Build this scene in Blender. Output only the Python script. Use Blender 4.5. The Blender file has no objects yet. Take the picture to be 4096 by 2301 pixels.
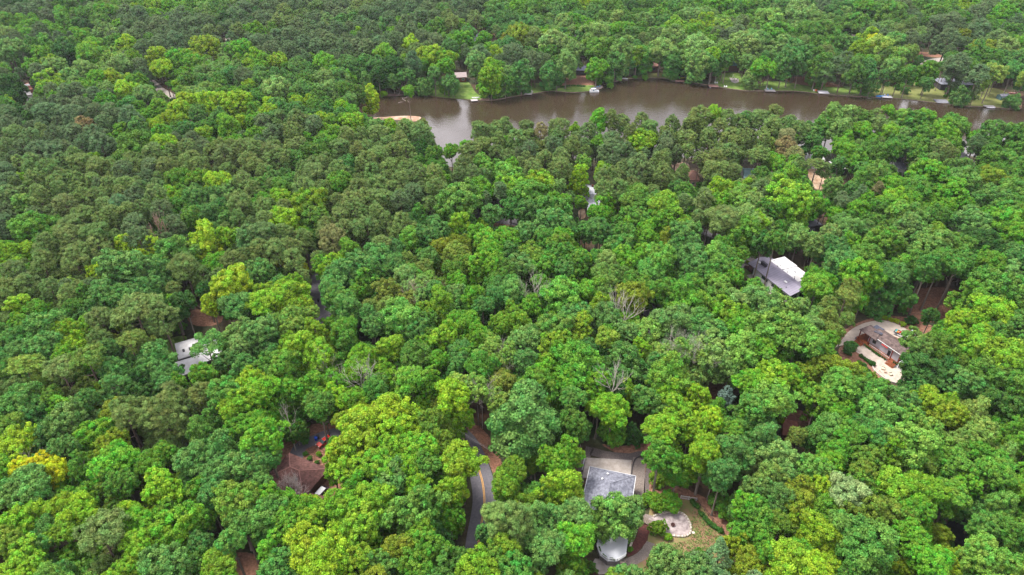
import bpy, math, random
import numpy as np
from mathutils import Vector
R_ = math.radians
random.seed(7); rng = np.random.default_rng(11)
scene = bpy.context.scene
COL = scene.collection
# ------------------------------------------------------------------ camera
PITCH = R_(34.7); FPX = 2731.0; HCAM = 150.0
cam_d = bpy.data.cameras.new('camera'); cam = bpy.data.objects.new('camera', cam_d); COL.objects.link(cam)
cam_d.sensor_width = 36.0; cam_d.lens = FPX/4096*36.0; cam_d.clip_start = 1; cam_d.clip_end = 6000
cam.location = (0, 0, HCAM); cam.rotation_euler = (math.pi/2-PITCH, 0, 0)
scene.camera = cam
# ------------------------------------------------------------------ world, sun, exposure
SUN_EL, SUN_AZ = 62.0, 62.0      # azimuth measured from +y towards -x : light comes from the far left
world = bpy.data.worlds.new('World'); scene.world = world; world.use_nodes = True
nt = world.node_tree; nt.nodes.clear()
wo = nt.nodes.new('ShaderNodeOutputWorld'); bg = nt.nodes.new('ShaderNodeBackground')
sky = nt.nodes.new('ShaderNodeTexSky'); sky.sky_type = 'NISHITA'; sky.sun_disc = False
sky.sun_elevation = R_(SUN_EL); sky.sun_rotation = R_(-SUN_AZ); sky.air_density = 1.0; sky.dust_density = 3.0
tc = nt.nodes.new('ShaderNodeTexCoord'); mp = nt.nodes.new('ShaderNodeMapping'); mp.inputs['Scale'].default_value = (1, 1, 2.2)
nz = nt.nodes.new('ShaderNodeTexNoise'); nz.inputs['Scale'].default_value = 3.2; nz.inputs['Detail'].default_value = 6
rp = nt.nodes.new('ShaderNodeValToRGB'); rp.color_ramp.elements[0].position = .38; rp.color_ramp.elements[0].color = (10.0, 10.2, 11.4, 1)
rp.color_ramp.elements[1].position = .66; rp.color_ramp.elements[1].color = (30.0, 29.0, 31.0, 1)
mx = nt.nodes.new('ShaderNodeMixRGB'); mx.inputs[0].default_value = .93
L = nt.links.new
L(tc.outputs['Generated'], mp.inputs[0]); L(mp.outputs[0], nz.inputs[0]); L(nz.outputs['Fac'], rp.inputs[0])
L(sky.outputs[0], mx.inputs[1]); L(rp.outputs[0], mx.inputs[2]); L(mx.outputs[0], bg.inputs[0]); L(bg.outputs[0], wo.inputs[0])
bg.inputs[1].default_value = 0.064
sun_d = bpy.data.lights.new('sun', 'SUN'); sun = bpy.data.objects.new('sun', sun_d); COL.objects.link(sun)
sun_d.energy = 3.8; sun_d.angle = R_(20); sun_d.color = (1, .96, .88)
sx, sy, sz = -math.sin(R_(SUN_AZ))*math.cos(R_(SUN_EL)), math.cos(R_(SUN_AZ))*math.cos(R_(SUN_EL)), math.sin(R_(SUN_EL))
sun.rotation_euler = Vector((sx, sy, sz)).to_track_quat('Z', 'Y').to_euler(); sun.location = (0, 0, 300)
scene.view_settings.view_transform = 'Standard'; scene.view_settings.look = 'None'; scene.view_settings.gamma = 1
scene.view_settings.exposure = 0.72
scene.render.engine = 'CYCLES'
scene.cycles.max_bounces = 5; scene.cycles.diffuse_bounces = 3; scene.cycles.glossy_bounces = 3; scene.cycles.transmission_bounces = 3
scene.cycles.use_denoising = True; scene.cycles.denoising_prefilter = 'NONE'
scene.cycles.sample_clamp_indirect = 5
# ------------------------------------------------------------------ helpers
CP, SP = math.cos(PITCH), math.sin(PITCH)
def W(x, y, z=0.0):
    """where the sight line through photo point (x, y) meets the level z"""
    u = (x-2048)/FPX; v = (y-1150.5)/FPX
    dy = CP-v*SP; dz = -SP-v*CP; t = (z-HCAM)/dz
    return (u*t, dy*t)
def PX(x, y, z):
    dz = z-HCAM; dep = y*CP-dz*SP; up = y*SP+dz*CP
    return 2048+FPX*x/dep, 1150.5-FPX*up/dep, dep
def inpoly(x, y, poly):
    c = False; n = len(poly); j = n-1
    for i in range(n):
        xi, yi = poly[i]; xj, yj = poly[j]
        if (yi > y) != (yj > y) and x < (xj-xi)*(y-yi)/(yj-yi)+xi: c = not c
        j = i
    return c
def V(nt, kind, **kw):
    n = nt.nodes.new(kind)
    for k, v in kw.items():
        if k in n.inputs: n.inputs[k].default_value = v
        else: setattr(n, k, v)
    return n
_mats = {}
def M(name, c, rough=.8, var=.15, scale=3.0, c2=None, bump=0.0, metal=0.0, stripes=None, spec=.3, detail=5):
    """a procedural surface: two tones mixed by noise, optional ribs (stripes=(axis, period, depth)) and bump"""
    if name in _mats: return _mats[name]
    m = bpy.data.materials.new(name); m.use_nodes = True; t = m.node_tree; b = t.nodes['Principled BSDF']
    b.inputs['Roughness'].default_value = rough; b.inputs['Metallic'].default_value = metal
    b.inputs['Specular IOR Level'].default_value = spec
    co = V(t, 'ShaderNodeTexCoord'); n = V(t, 'ShaderNodeTexNoise', Scale=scale, Detail=detail, Roughness=.6)
    t.links.new(co.outputs['Object'], n.inputs['Vector'])
    lo = [max(0, x*(1-var)) for x in c]; hi = list(c2) if c2 else [min(1, x*(1+var)) for x in c]
    r = V(t, 'ShaderNodeValToRGB'); r.color_ramp.elements[0].position = .35; r.color_ramp.elements[1].position = .68
    r.color_ramp.elements[0].color = (*lo, 1); r.color_ramp.elements[1].color = (*hi, 1)
    t.links.new(n.outputs['Fac'], r.inputs[0]); out = r.outputs[0]; hgt = n.outputs['Fac']; bs = bump
    if stripes:
        ax, per, dep = stripes
        w = V(t, 'ShaderNodeTexWave', Scale=.31416/per, Distortion=0.0); w.bands_direction = ax; w.wave_profile = 'SAW'
        t.links.new(co.outputs['Object'], w.inputs['Vector'])
        r2 = V(t, 'ShaderNodeValToRGB'); r2.color_ramp.elements[0].position = 0; r2.color_ramp.elements[0].color = (1-dep,)*3+(1,)
        r2.color_ramp.elements[1].position = .2; r2.color_ramp.elements[1].color = (1, 1, 1, 1)
        t.links.new(w.outputs['Fac'], r2.inputs[0])
        mm = V(t, 'ShaderNodeMixRGB', blend_type='MULTIPLY'); mm.inputs[0].default_value = 1
        t.links.new(out, mm.inputs[1]); t.links.new(r2.outputs[0], mm.inputs[2]); out = mm.outputs[0]
    t.links.new(out, b.inputs['Base Color'])
    if bs:
        bp = V(t, 'ShaderNodeBump', Strength=min(1, bs), Distance=.08); t.links.new(hgt, bp.inputs['Height']); t.links.new(bp.outputs[0], b.inputs['Normal'])
    _mats[name] = m; return m
def tag(o, label=None, cat=None, group=None, kind=None):
    if label: o['label'] = label
    if cat: o['category'] = cat
    if group: o['group'] = group
    if kind: o['kind'] = kind
    return o
def thing(name, label, cat, loc=(0, 0, 0), rz=0.0, group=None):
    o = bpy.data.objects.new(name, None); o.empty_display_size = .5; COL.objects.link(o)
    o.location = (loc[0], loc[1], loc[2] if len(loc) > 2 else 0); o.rotation_euler = (0, 0, rz)
    return tag(o, label, cat, group)
class MB:
    def __init__(s): s.v = []; s.f = []; s.sm = False
    def face(s, pts):
        k = len(s.v); s.v += [tuple(p) for p in pts]; s.f.append(tuple(range(k, k+len(pts)))); return s
    def box(s, cx, cy, cz, sx, sy, sz, rz=0.0, taper=1.0):
        k = len(s.v); c, n = math.cos(rz), math.sin(rz)
        for dz, q in ((-.5, 1), (.5, taper)):
            for dx, dy in ((-.5, -.5), (.5, -.5), (.5, .5), (-.5, .5)):
                x, y = dx*sx*q, dy*sy*q
                s.v.append((cx+x*c-y*n, cy+x*n+y*c, cz+dz*sz))
        s.f += [tuple(k+i for i in q) for q in ((3, 2, 1, 0), (4, 5, 6, 7), (0, 1, 5, 4), (1, 2, 6, 5), (2, 3, 7, 6), (3, 0, 4, 7))]; return s
    def prism(s, pts, z0, z1):
        a = sum(pts[i][0]*pts[(i+1) % len(pts)][1]-pts[(i+1) % len(pts)][0]*pts[i][1] for i in range(len(pts)))
        if a < 0: pts = list(pts)[::-1]
        k = len(s.v); n = len(pts)
        s.v += [(p[0], p[1], z0) for p in pts]+[(p[0], p[1], z1) for p in pts]
        s.f.append(tuple(range(k+n-1, k-1, -1))); s.f.append(tuple(range(k+n, k+2*n)))
        for i in range(n): j = (i+1) % n; s.f.append((k+i, k+j, k+n+j, k+n+i))
        return s
    def tube(s, pts, rad, n=7, cap=True):
        pts = [Vector(p) for p in pts]; k0 = len(s.v)
        for i, p in enumerate(pts):
            d = (pts[min(i+1, len(pts)-1)]-pts[max(i-1, 0)])
            d = d.normalized() if d.length > 1e-6 else Vector((0, 0, 1))
            a = d.cross(Vector((0, 0, 1)) if abs(d.z) < .95 else Vector((1, 0, 0))).normalized(); b = d.cross(a)
            r = rad[i] if isinstance(rad, (list, tuple)) else rad
            for j in range(n):
                t = 2*math.pi*j/n; q = p+(a*math.cos(t)+b*math.sin(t))*r; s.v.append(tuple(q))
        for i in range(len(pts)-1):
            for j in range(n):
                j2 = (j+1) % n; s.f.append((k0+i*n+j, k0+i*n+j2, k0+(i+1)*n+j2, k0+(i+1)*n+j))
        if cap: s.f.append(tuple(k0+j for j in range(n))[::-1]); s.f.append(tuple(k0+(len(pts)-1)*n+j for j in range(n)))
        return s
    def loft(s, rings):
        """rings: lists of equally many points, skinned and capped"""
        k0 = len(s.v); n = len(rings[0])
        for r in rings: s.v += [tuple(p) for p in r]
        for i in range(len(rings)-1):
            for j in range(n):
                j2 = (j+1) % n; s.f.append((k0+i*n+j, k0+i*n+j2, k0+(i+1)*n+j2, k0+(i+1)*n+j))
        s.f.append(tuple(k0+j for j in range(n))[::-1]); s.f.append(tuple(k0+(len(rings)-1)*n+j for j in range(n))); return s
    def ball(s, c, r, seg=10, rings=6, jit=0.0, zs=1.0):
        k0 = len(s.v)
        for i in range(rings+1):
            ph = math.pi*i/rings
            for j in range(seg):
                th = 2*math.pi*j/seg; q = r*(1+random.uniform(-jit, jit))
                s.v.append((c[0]+q*math.sin(ph)*math.cos(th), c[1]+q*math.sin(ph)*math.sin(th), c[2]+q*zs*math.cos(ph)))
        for i in range(rings):
            for j in range(seg):
                j2 = (j+1) % seg; s.f.append((k0+i*seg+j, k0+(i+1)*seg+j, k0+(i+1)*seg+j2, k0+i*seg+j2))
        return s
    def build(s, name, mat, parent=None, smooth=False, bevel=0.0):
        me = bpy.data.meshes.new(name); me.from_pydata(s.v, [], s.f); me.materials.append(mat)
        if smooth: me.polygons.foreach_set('use_smooth', [True]*len(me.polygons))
        me.validate(); me.update()
        o = bpy.data.objects.new(name, me); COL.objects.link(o)
        if parent: o.parent = parent
        if bevel:
            b = o.modifiers.new('bevel', 'BEVEL'); b.width = bevel; b.segments = 2; b.limit_method = 'ANGLE'
        return o
def flatpoly(name, pts, z, mat, kind='structure', smooth_it=0, world=False):
    """a level sheet with a finely cut outline from photo points"""
    w = [p if world else W(p[0], p[1]) for p in pts]
    for _ in range(smooth_it):
        q = []
        for i in range(len(w)):
            a, b = w[i], w[(i+1) % len(w)]
            q += [(a[0]*.75+b[0]*.25, a[1]*.75+b[1]*.25), (a[0]*.25+b[0]*.75, a[1]*.25+b[1]*.75)]
        w = q
    a = sum(w[i][0]*w[(i+1) % len(w)][1]-w[(i+1) % len(w)][0]*w[i][1] for i in range(len(w)))
    if a < 0: w = w[::-1]
    m = MB(); m.face([(x, y, z) for x, y in w]); o = m.build(name, mat)
    tag(o, kind=kind); return o
def curve_pts(p, n=8):
    """Catmull-Rom through 2-D points"""
    out = []
    for i in range(len(p)-1):
        p0, p1, p2, p3 = p[max(i-1, 0)], p[i], p[i+1], p[min(i+2, len(p)-1)]
        for k in range(n):
            t = k/n; out.append(tuple(.5*((2*p1[j])+(-p0[j]+p2[j])*t+(2*p0[j]-5*p1[j]+4*p2[j]-p3[j])*t*t+(-p0[j]+3*p1[j]-3*p2[j]+p3[j])*t**3) for j in (0, 1)))
    out.append(tuple(p[-1])); return out
def strip(name, line, off0, off1, z, mat, kind='structure', h=0.0, parent=None):
    """a band following a line between two side offsets; h > 0 makes it a solid kerb or wall"""
    m = MB(); L0 = []; L1 = []
    for i in range(len(line)):
        a = line[max(i-1, 0)]; b = line[min(i+1, len(line)-1)]; d = math.hypot(b[0]-a[0], b[1]-a[1]) or 1
        nx, ny = -(b[1]-a[1])/d, (b[0]-a[0])/d
        L0.append((line[i][0]+nx*off0, line[i][1]+ny*off0)); L1.append((line[i][0]+nx*off1, line[i][1]+ny*off1))
    for i in range(len(line)-1):
        q = [L0[i], L0[i+1], L1[i+1], L1[i]]
        if h: m.prism(q, z, z+h)
        else: m.face([(x, y, z) for x, y in (q if off1 > off0 else q[::-1])])
    o = m.build(name, mat, parent)
    if not parent: tag(o, kind=kind)
    return o
# ------------------------------------------------------------------ ground, lake, lawns, roads
def ground_mat():
    m = bpy.data.materials.new('forest_floor'); m.use_nodes = True; t = m.node_tree; b = t.nodes['Principled BSDF']; b.inputs['Roughness'].default_value = .95
    co = V(t, 'ShaderNodeTexCoord'); n1 = V(t, 'ShaderNodeTexNoise', Scale=.045, Detail=4); n2 = V(t, 'ShaderNodeTexNoise', Scale=.9, Detail=8, Roughness=.7)
    for n in (n1, n2): t.links.new(co.outputs['Object'], n.inputs['Vector'])
    r1 = V(t, 'ShaderNodeValToRGB'); e = r1.color_ramp.elements
    e[0].position = .38; e[0].color = (.03, .05, .015, 1); e[1].position = .55; e[1].color = (.07, .05, .025, 1)
    x = e.new(.72); x.color = (.14, .075, .045, 1)
    r2 = V(t, 'ShaderNodeValToRGB'); r2.color_ramp.elements[0].position = .35; r2.color_ramp.elements[0].color = (.55, .5, .5, 1); r2.color_ramp.elements[1].position = .65; r2.color_ramp.elements[1].color = (1.3, 1.25, 1.2, 1)
    mm = V(t, 'ShaderNodeMixRGB', blend_type='MULTIPLY'); mm.inputs[0].default_value = 1
    t.links.new(n1.outputs[0], r1.inputs[0]); t.links.new(n2.outputs[0], r2.inputs[0]); t.links.new(r1.outputs[0], mm.inputs[1]); t.links.new(r2.outputs[0], mm.inputs[2]); t.links.new(mm.outputs[0], b.inputs['Base Color'])
    return m
g = MB(); g.face([(-2500, -300, 0), (2500, -300, 0), (2500, 3500, 0), (-2500, 3500, 0)]); tag(g.build('ground', ground_mat()), kind='structure')
LAWN = M('lawn', (.1, .22, .025), .95, .35, .35, c2=(.19, .26, .06), detail=12, bump=.4)
LAWN_DRY = M('dry_lawn', (.16, .2, .04), .95, .3, .12, c2=(.24, .24, .085), detail=9)
YARD = M('worn_yard', (.3, .17, .105), .95, .12, .42, c2=(.14, .2, .05), detail=13, bump=.5)
STRAW = M('pine_straw', (.27, .125, .078), .95, .4, 1.3, c2=(.37, .195, .13), detail=9, bump=.6)
MUD = M('mud_bank', (.13, .085, .07), .8, .3, .4)
SAND = M('sandbar_sand', (.36, .2, .12), .9, .3, .25, c2=(.44, .33, .25))
CLAY = M('bare_clay', (.42, .24, .14), .9, .3, .3, c2=(.6, .45, .32))
ASPH = M('asphalt', (.14, .13, .15), .9, .12, 1.5, c2=(.175, .165, .185), detail=9)
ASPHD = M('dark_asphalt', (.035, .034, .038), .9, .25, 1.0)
CONC = M('concrete', (.36, .31, .28), .85, .16, .7, c2=(.44, .39, .36), detail=9)
CONCW = M('pale_concrete', (.5, .41, .34), .85, .12, .6, c2=(.58, .49, .42), detail=9)
GRAV = M('gravel', (.22, .18, .16), .95, .4, 6, detail=10, bump=.7)
YEL = M('road_paint', (.75, .38, .08), .7, .25, 5)
FAR = [(1330, 470), (1392, 428), (1450, 396), (1560, 386), (1640, 378), (1740, 389), (1850, 399), (1950, 403), (2000, 398), (2060, 386), (2130, 376), (2200, 366), (2280, 371), (2350, 368), (2372, 361), (2400, 357), (2412, 349), (2412, 341), (2450, 329), (2520, 316), (2640, 313), (2700, 325), (2780, 334), (2850, 345), (2960, 362), (3030, 365), (3160, 365), (3230, 370), (3300, 379), (3500, 391), (3600, 396), (3740, 412), (3850, 425), (3950, 429), (4060, 438), (4085, 432), (4090, 415), (4200, 420), (4500, 440)]
NEAR = [(4500, 690), (4300, 640), (4000, 635), (3700, 610), (3400, 605), (3060, 622), (2500, 640), (2000, 650), (1800, 668), (1760, 655), (1715, 560), (1690, 495), (1680, 476), (1600, 470), (1530, 472), (1480, 478), (1440, 482), (1380, 480)]
LAKE_IMG = FAR+NEAR
farw = [W(*p) for p in FAR]; nearw = [W(*p) for p in NEAR]
def water_mat():
    m = bpy.data.materials.new('lake_water'); m.use_nodes = True; t = m.node_tree; b = t.nodes['Principled BSDF']
    b.inputs['Base Color'].default_value = (.038, .025, .015, 1); b.inputs['Roughness'].default_value = .13; b.inputs['IOR'].default_value = 1.75
    co = V(t, 'ShaderNodeTexCoord'); mp = V(t, 'ShaderNodeMapping'); mp.inputs['Scale'].default_value = (.6, 1.0, 1); mp.inputs['Rotation'].default_value = (0, 0, .5)
    n = V(t, 'ShaderNodeTexNoise', Scale=.55, Detail=3, Roughness=.55); n2 = V(t, 'ShaderNodeTexNoise', Scale=.05, Detail=3)
    t.links.new(co.outputs['Object'], mp.inputs[0]); t.links.new(mp.outputs[0], n.inputs['Vector']); t.links.new(co.outputs['Object'], n2.inputs['Vector'])
    bp = V(t, 'ShaderNodeBump', Strength=.55, Distance=.12); t.links.new(n.outputs[0], bp.inputs['Height']); t.links.new(bp.outputs[0], b.inputs['Normal'])
    r = V(t, 'ShaderNodeMapRange'); r.inputs[1].default_value = .35; r.inputs[2].default_value = .65; r.inputs[3].default_value = .1; r.inputs[4].default_value = .2
    t.links.new(n2.outputs[0], r.inputs[0]); t.links.new(r.outputs[0], b.inputs['Roughness'])
    return m
flatpoly('lake_water', farw+nearw, .02, water_mat(), world=True)
flatpoly('sandbar', [(1478, 472), (1530, 469), (1600, 464), (1650, 464), (1688, 468), (1678, 480), (1655, 488), (1600, 480), (1520, 480), (1470, 482)], .06, SAND, smooth_it=1)
flatpoly('mud_bank', [(1370, 446), (1392, 424), (1450, 394), (1530, 386), (1600, 384), (1625, 378), (1560, 376), (1450, 384), (1380, 408), (1340, 440)], .05, MUD, smooth_it=1)
for nm, pts, mat, z in (
    ('lawn', [(1660, 372), (1760, 335), (1850, 318), (1880, 330), (1905, 380), (1960, 390), (1960, 401), (1850, 397), (1740, 387)], LAWN, .015),
    ('lawn', [(1990, 396), (2040, 350), (2110, 330), (2190, 335), (2230, 350), (2240, 366), (2200, 364), (2060, 384)], LAWN, .018),
    ('pine_straw_bed', [(2235, 300), (2330, 295), (2400, 310), (2405, 340), (2330, 352), (2250, 352), (2220, 330)], STRAW, .02),
    ('lawn', [(2215, 355), (2300, 345), (2370, 340), (2395, 347), (2368, 360), (2340, 367), (2280, 369), (2210, 364)], LAWN, .03),
    ('lawn', [(2480, 318), (2560, 300), (2600, 288), (2660, 292), (2700, 322), (2640, 311), (2520, 314)], LAWN_DRY, .02),
    ('lawn', [(2850, 343), (2865, 310), (2895, 292), (2940, 290), (2990, 300), (3005, 340), (3030, 363), (2960, 360)], LAWN, .02),
    ('lawn', [(3020, 363), (3040, 325), (3130, 325), (3240, 335), (3340, 345), (3480, 350), (3490, 388), (3300, 376), (3160, 363)], LAWN, .024),
    ('dry_lawn', [(3480, 330), (3560, 322), (3700, 330), (3850, 340), (3960, 350), (4010, 360), (4070, 395), (4085, 425), (4050, 436), (3950, 427), (3850, 423), (3740, 410), (3600, 394), (3470, 388)], LAWN_DRY, .028),
    ('lawn', [(255, 268), (275, 245), (310, 245), (320, 280), (300, 300), (262, 290)], LAWN, .02),
    ('lawn', [(2955, 1040), (2990, 1015), (3035, 1030), (2990, 1065), (3000, 1085), (3120, 1180), (3090, 1190), (2960, 1100)], LAWN, .02),
    ('bare_clay', [(2680, 652), (2720, 646), (2760, 655), (2755, 690), (2700, 690)], CLAY, .02),
    ('bare_clay', [(2680, 800), (2760, 790), (2760, 830), (2690, 825)], CLAY, .02),
    ('bare_clay', [(2310, 842), (2340, 832), (2345, 872), (2318, 880)], CLAY, .02),
    ('bare_clay', [(3235, 660), (3300, 670), (3330, 730), (3270, 770), (3230, 720)], CLAY, .02),
    ('lawn', [(3340, 690), (3385, 685), (3390, 715), (3345, 720)], LAWN, .03),
    ('pine_straw_bed', [(3350, 1330), (3480, 1268), (3620, 1262), (3740, 1305), (3760, 1340), (3700, 1370), (3350, 1400)], STRAW, .015),
    ('pine_straw_bed', [(3355, 1380), (3430, 1385), (3560, 1540), (3600, 1570), (3500, 1560), (3400, 1470), (3350, 1430)], STRAW, .018),
    ('pine_straw_bed', [(3640, 1150), (3850, 1150), (3860, 1270), (3700, 1300), (3600, 1230)], STRAW, .02),
    ('pine_straw_bed', [(1080, 1760), (1200, 1700), (1370, 1690), (1400, 1800), (1380, 1960), (1300, 2010), (1100, 1950)], STRAW, .02),
    ('pine_straw_bed', [(1890, 1690), (1960, 1740), (2010, 1850), (2015, 1960), (1985, 1960), (1975, 1900), (1930, 1790), (1850, 1700)], STRAW, .03),
    ('pine_straw_bed', [(2380, 1770), (2480, 1790), (2620, 1760), (2700, 1800), (2720, 1950), (2850, 2000), (2950, 2120), (2900, 2301), (2740, 2330), (2640, 2200), (2600, 1990), (2540, 1850)], STRAW, .012),
    ('worn_yard', [(2590, 1990), (2740, 2000), (2790, 2000), (2850, 2090), (2900, 2140), (2890, 2260), (2700, 2340), (2500, 2400), (2470, 2310), (2600, 2200)], YARD, .02),
    ('pine_straw_bed', [(2820, 1500), (2960, 1480), (2960, 1600), (2840, 1620)], STRAW, .02),
    ('pine_straw_bed', [(3100, 1640), (3250, 1640), (3240, 1760), (3120, 1750)], STRAW, .02),
    ('pine_straw_bed', [(900, 2210), (1040, 2210), (1030, 2320), (900, 2320)], STRAW, .02),
    ('pine_straw_bed', [(740, 1240), (880, 1230), (900, 1300), (760, 1310)], STRAW, .02),
    ('pine_straw_bed', [(1240, 1150), (1310, 1150), (1312, 1300), (1255, 1300)], STRAW, .02),
    ('pine_straw_bed', [(1950, 890), (2080, 890), (2080, 940), (1960, 940)], STRAW, .02),
    ('pine_straw_bed', [(3110, 310), (3230, 305), (3330, 335), (3400, 350), (3200, 345)], STRAW, .03),
    ('pine_straw_bed', [(3660, 205), (3760, 215), (3775, 233), (3680, 226)], STRAW, .02),
    ('pine_straw_bed', [(3300, 70), (3370, 70), (3370, 105), (3320, 105)], STRAW, .02),
    ('pine_straw_bed', [(1940, 110), (2000, 130), (2010, 168), (1960, 160)], STRAW, .02),
    ('lawn', [(640, 1370), (720, 1340), (760, 1350), (700, 1430), (650, 1420)], LAWN, .02)):
    flatpoly(nm, pts, z, mat, smooth_it=2)
# roads
main_px = [(1335, 830), (1300, 900), (1262, 1010), (1262, 1110), (1283, 1200), (1303, 1290), (1345, 1400), (1470, 1510), (1620, 1600), (1745, 1672), (1848, 1750), (1890, 1812), (1922, 1899), (1934, 1955), (1937, 2011), (1930, 2070), (1918, 2135), (1909, 2200), (1893, 2310), (1850, 2450)]
main = curve_pts([W(*p) for p in main_px], 10)
strip('road', main, -3.1, 3.1, .05, ASPH)
for a, b in ((-.24, -.08), (.08, .24)): tag(strip('road_centre_line', main[95:], a, b, .056, YEL), kind='structure')
for nm, px, w, mt in (('side_road', [(1180, 1180), (1240, 1176), (1300, 1176)], 2.6, ASPH),
                  ('forest_road', [(560, 300), (610, 335), (640, 360), (700, 392), (760, 410)], 3.2, CONC),
                  ('street', [(40, 455), (80, 447), (105, 440), (200, 420)], 4.4, CONC),
                  ('forest_road', [(895, 190), (912, 165), (925, 100), (940, 40)], 2.5, CONC),
                  ('lane', [(1900, 850), (2000, 880), (2110, 895), (2230, 905)], 3.0, ASPH),
                  ('lane', [(2700, 925), (2800, 925), (2870, 950), (2900, 970)], 2.6, ASPH),
                  ('lane', [(3600, 265), (3690, 255), (3750, 240), (3850, 232), (3950, 240)], 3.6, CONC),
                  ('driveway', [(3355, 770), (3400, 785), (3420, 800)], 3.2, CONC),
                  ('driveway', [(3350, 130), (3410, 145), (3420, 150)], 6.5, CONC),
                  ('driveway', [(3220, 1440), (3290, 1480), (3350, 1500), (3420, 1530), (3480, 1600)], 3.0, ASPH),
                  ('lane', [(2560, 1225), (2620, 1265), (2640, 1380), (2680, 1400)], 3.4, ASPH),
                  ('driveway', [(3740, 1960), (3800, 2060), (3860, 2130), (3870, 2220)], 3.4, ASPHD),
                  ('driveway', [(1180, 1850), (1200, 1790), (1260, 1760), (1310, 1740), (1400, 1720)], 2.0, ASPH),
                  ('driveway', [(760, 1590), (850, 1600), (930, 1640)], 2.4, ASPH)):
    strip(nm, curve_pts([W(*p) for p in px], 6), -w, w, .045, mt)
# lake edge: timber and stone bulkhead with short posts
WOODG = M('weathered_timber', (.2, .16, .13), .9, .25, 3)
wall_line = curve_pts(farw[6:36], 5)
sw = strip('seawall', wall_line, -.12, .14, 0, M('seawall_stone', (.2, .155, .115), .9, .35, 1.2, bump=.5), h=.35)
del sw['kind']; tag(sw, 'low stone and timber seawall along the far edge of the lake', 'seawall')
bh = thing('bulkhead', 'row of short dark timber bulkhead posts along the far lawn', 'bulkhead')
bl = curve_pts([W(3315, 377), W(3400, 382), W(3500, 388)], 14)
strip('rail', bl, .3, .42, .35, WOODG, h=.12, parent=bh)
pm = [MB() for _ in bl]
for i, (x, y) in enumerate(bl[::1]):
    p = MB(); p.box(x, y+.8, .4, .3, .3, .8); p.build('post', WOODG, bh)
# ------------------------------------------------------------------ houses
GLASS = M('window_glass', (.04, .06, .065), .08, .2, .3, spec=.8)
WHITEP = M('white_paint', (.72, .72, .73), .6, .05, 1.5)
WHITER = M('white_membrane_roof', (.5, .48, .48), .7, .05, .35, c2=(.68, .67, .69), detail=11)
DARKF = M('dark_frame', (.03, .03, .035), .6)
GREYP = M('grey_paint', (.3, .3, .32), .7, .1)
BRICK = M('brick', (.2, .075, .05), .9, .3, 4)
WOODR = M('stained_deck', (.26, .075, .03), .7, .25, 1.2, stripes=('X', .3, .3))
POSTR = M('red_post', (.2, .035, .025), .6, .15)
def shingle(nm, c, c2=None): return M(nm, [q*.82 for q in c], .92, .3, 1.1, c2=c2, stripes=('Z', .3, .3), detail=12, bump=.5)
SH_GREY = shingle('slate_grey_shingles', (.19, .195, .25), (.28, .285, .34))
SH_BROWN = shingle('brown_shingles', (.13, .058, .05), (.19, .09, .08))
SH_TAUPE = shingle('taupe_shingles', (.12, .083, .078), (.18, .13, .12))
SH_PALE = shingle('pale_grey_shingles', (.33, .31, .33), (.42, .4, .42))
METAL = M('standing_seam_metal', (.25, .225, .29), .5, .12, .4, stripes=('X', 1.1, .38), metal=.0)
METALW = M('white_seam_metal', (.55, .55, .62), .5, .1, .4, stripes=('X', 1.0, .3))
METALG = M('green_seam_metal', (.16, .27, .28), .5, .1, .3, stripes=('X', .7, .3))
def edge(A, B, z):
    a = W(A[0], A[1], z); b = W(B[0], B[1], z)
    return a, math.atan2(b[1]-a[1], b[0]-a[0]), math.dist(a, b)
def add_window(par, x, y, z, w, h, ry, frame=WHITEP, nbar=1):
    """window lying in the plane y = const (ry=0) or x = const (ry=1); the frame stands 4 cm proud"""
    f = MB(); g = MB(); t = .09
    def bx(m, dx, dz, sx, sz, dep):
        if ry == 0: m.box(x+dx, y, z+dz, sx, dep, sz)
        else: m.box(x, y+dx, z+dz, dep, sx, sz)
    bx(f, 0, h/2+t/2, w+2*t, t, .12); bx(f, 0, -h/2-t/2, w+2*t, t, .12)
    for s in (-1, 1): bx(f, s*(w/2+t/2), 0, t, h, .12)
    for k in range(nbar): bx(f, w*((k+1)/(nbar+1)-.5), 0, .05, h, .115)
    fo = f.build('window', frame, par); bx(g, 0, 0, w, h, .06); g.build('pane', GLASS, fo)
def roof_mesh(m, x0, x1, y0, y1, z, rise, kind, over=.5, th=.18, ridge_x=None):
    """gable / hip with the ridge along x; ridge_x = hip run-in at both ends"""
    x0 -= over; x1 += over; y0 -= over; y1 += over; ym = (y0+y1)/2
    a = 0 if kind == 'gable' else (min((y1-y0)/2, (x1-x0)/2-.05) if ridge_x is None else ridge_x)
    e = [(x0, y0), (x1, y0), (x1, y1), (x0, y1)]; r0, r1 = (x0+a, ym), (x1-a, ym)
    for dz, fl in ((0, 1), (-th, -1)):
        P = [(q[0], q[1], z+dz) for q in e]; A = (*r0, z+rise+dz); B = (*r1, z+rise+dz)
        for f in ([P[0], P[1], B, A], [P[2], P[3], A, B], [P[3], P[0], A], [P[1], P[2], B]):
            if kind == 'gable' and len(f) == 3: continue
            m.face(f if fl > 0 else f[::-1])
    top = [(q[0], q[1], z) for q in e]; bot = [(q[0], q[1], z-th) for q in e]
    if kind == 'gable':
        A, B = (*r0, z+rise), (*r1, z+rise); a2, b2 = (*r0, z+rise-th), (*r1, z+rise-th)
        for s, t2 in ((0, 1), (2, 3)): m.face([top[s], bot[s], bot[t2], top[t2]])
        m.face([top[3], bot[3], a2, A]); m.face([A, a2, bot[0], top[0]]); m.face([top[1], bot[1], b2, B]); m.face([B, b2, bot[2], top[2]])
    else:
        for i in range(4): j = (i+1) % 4; m.face([top[i], bot[i], bot[j], top[j]])
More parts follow.
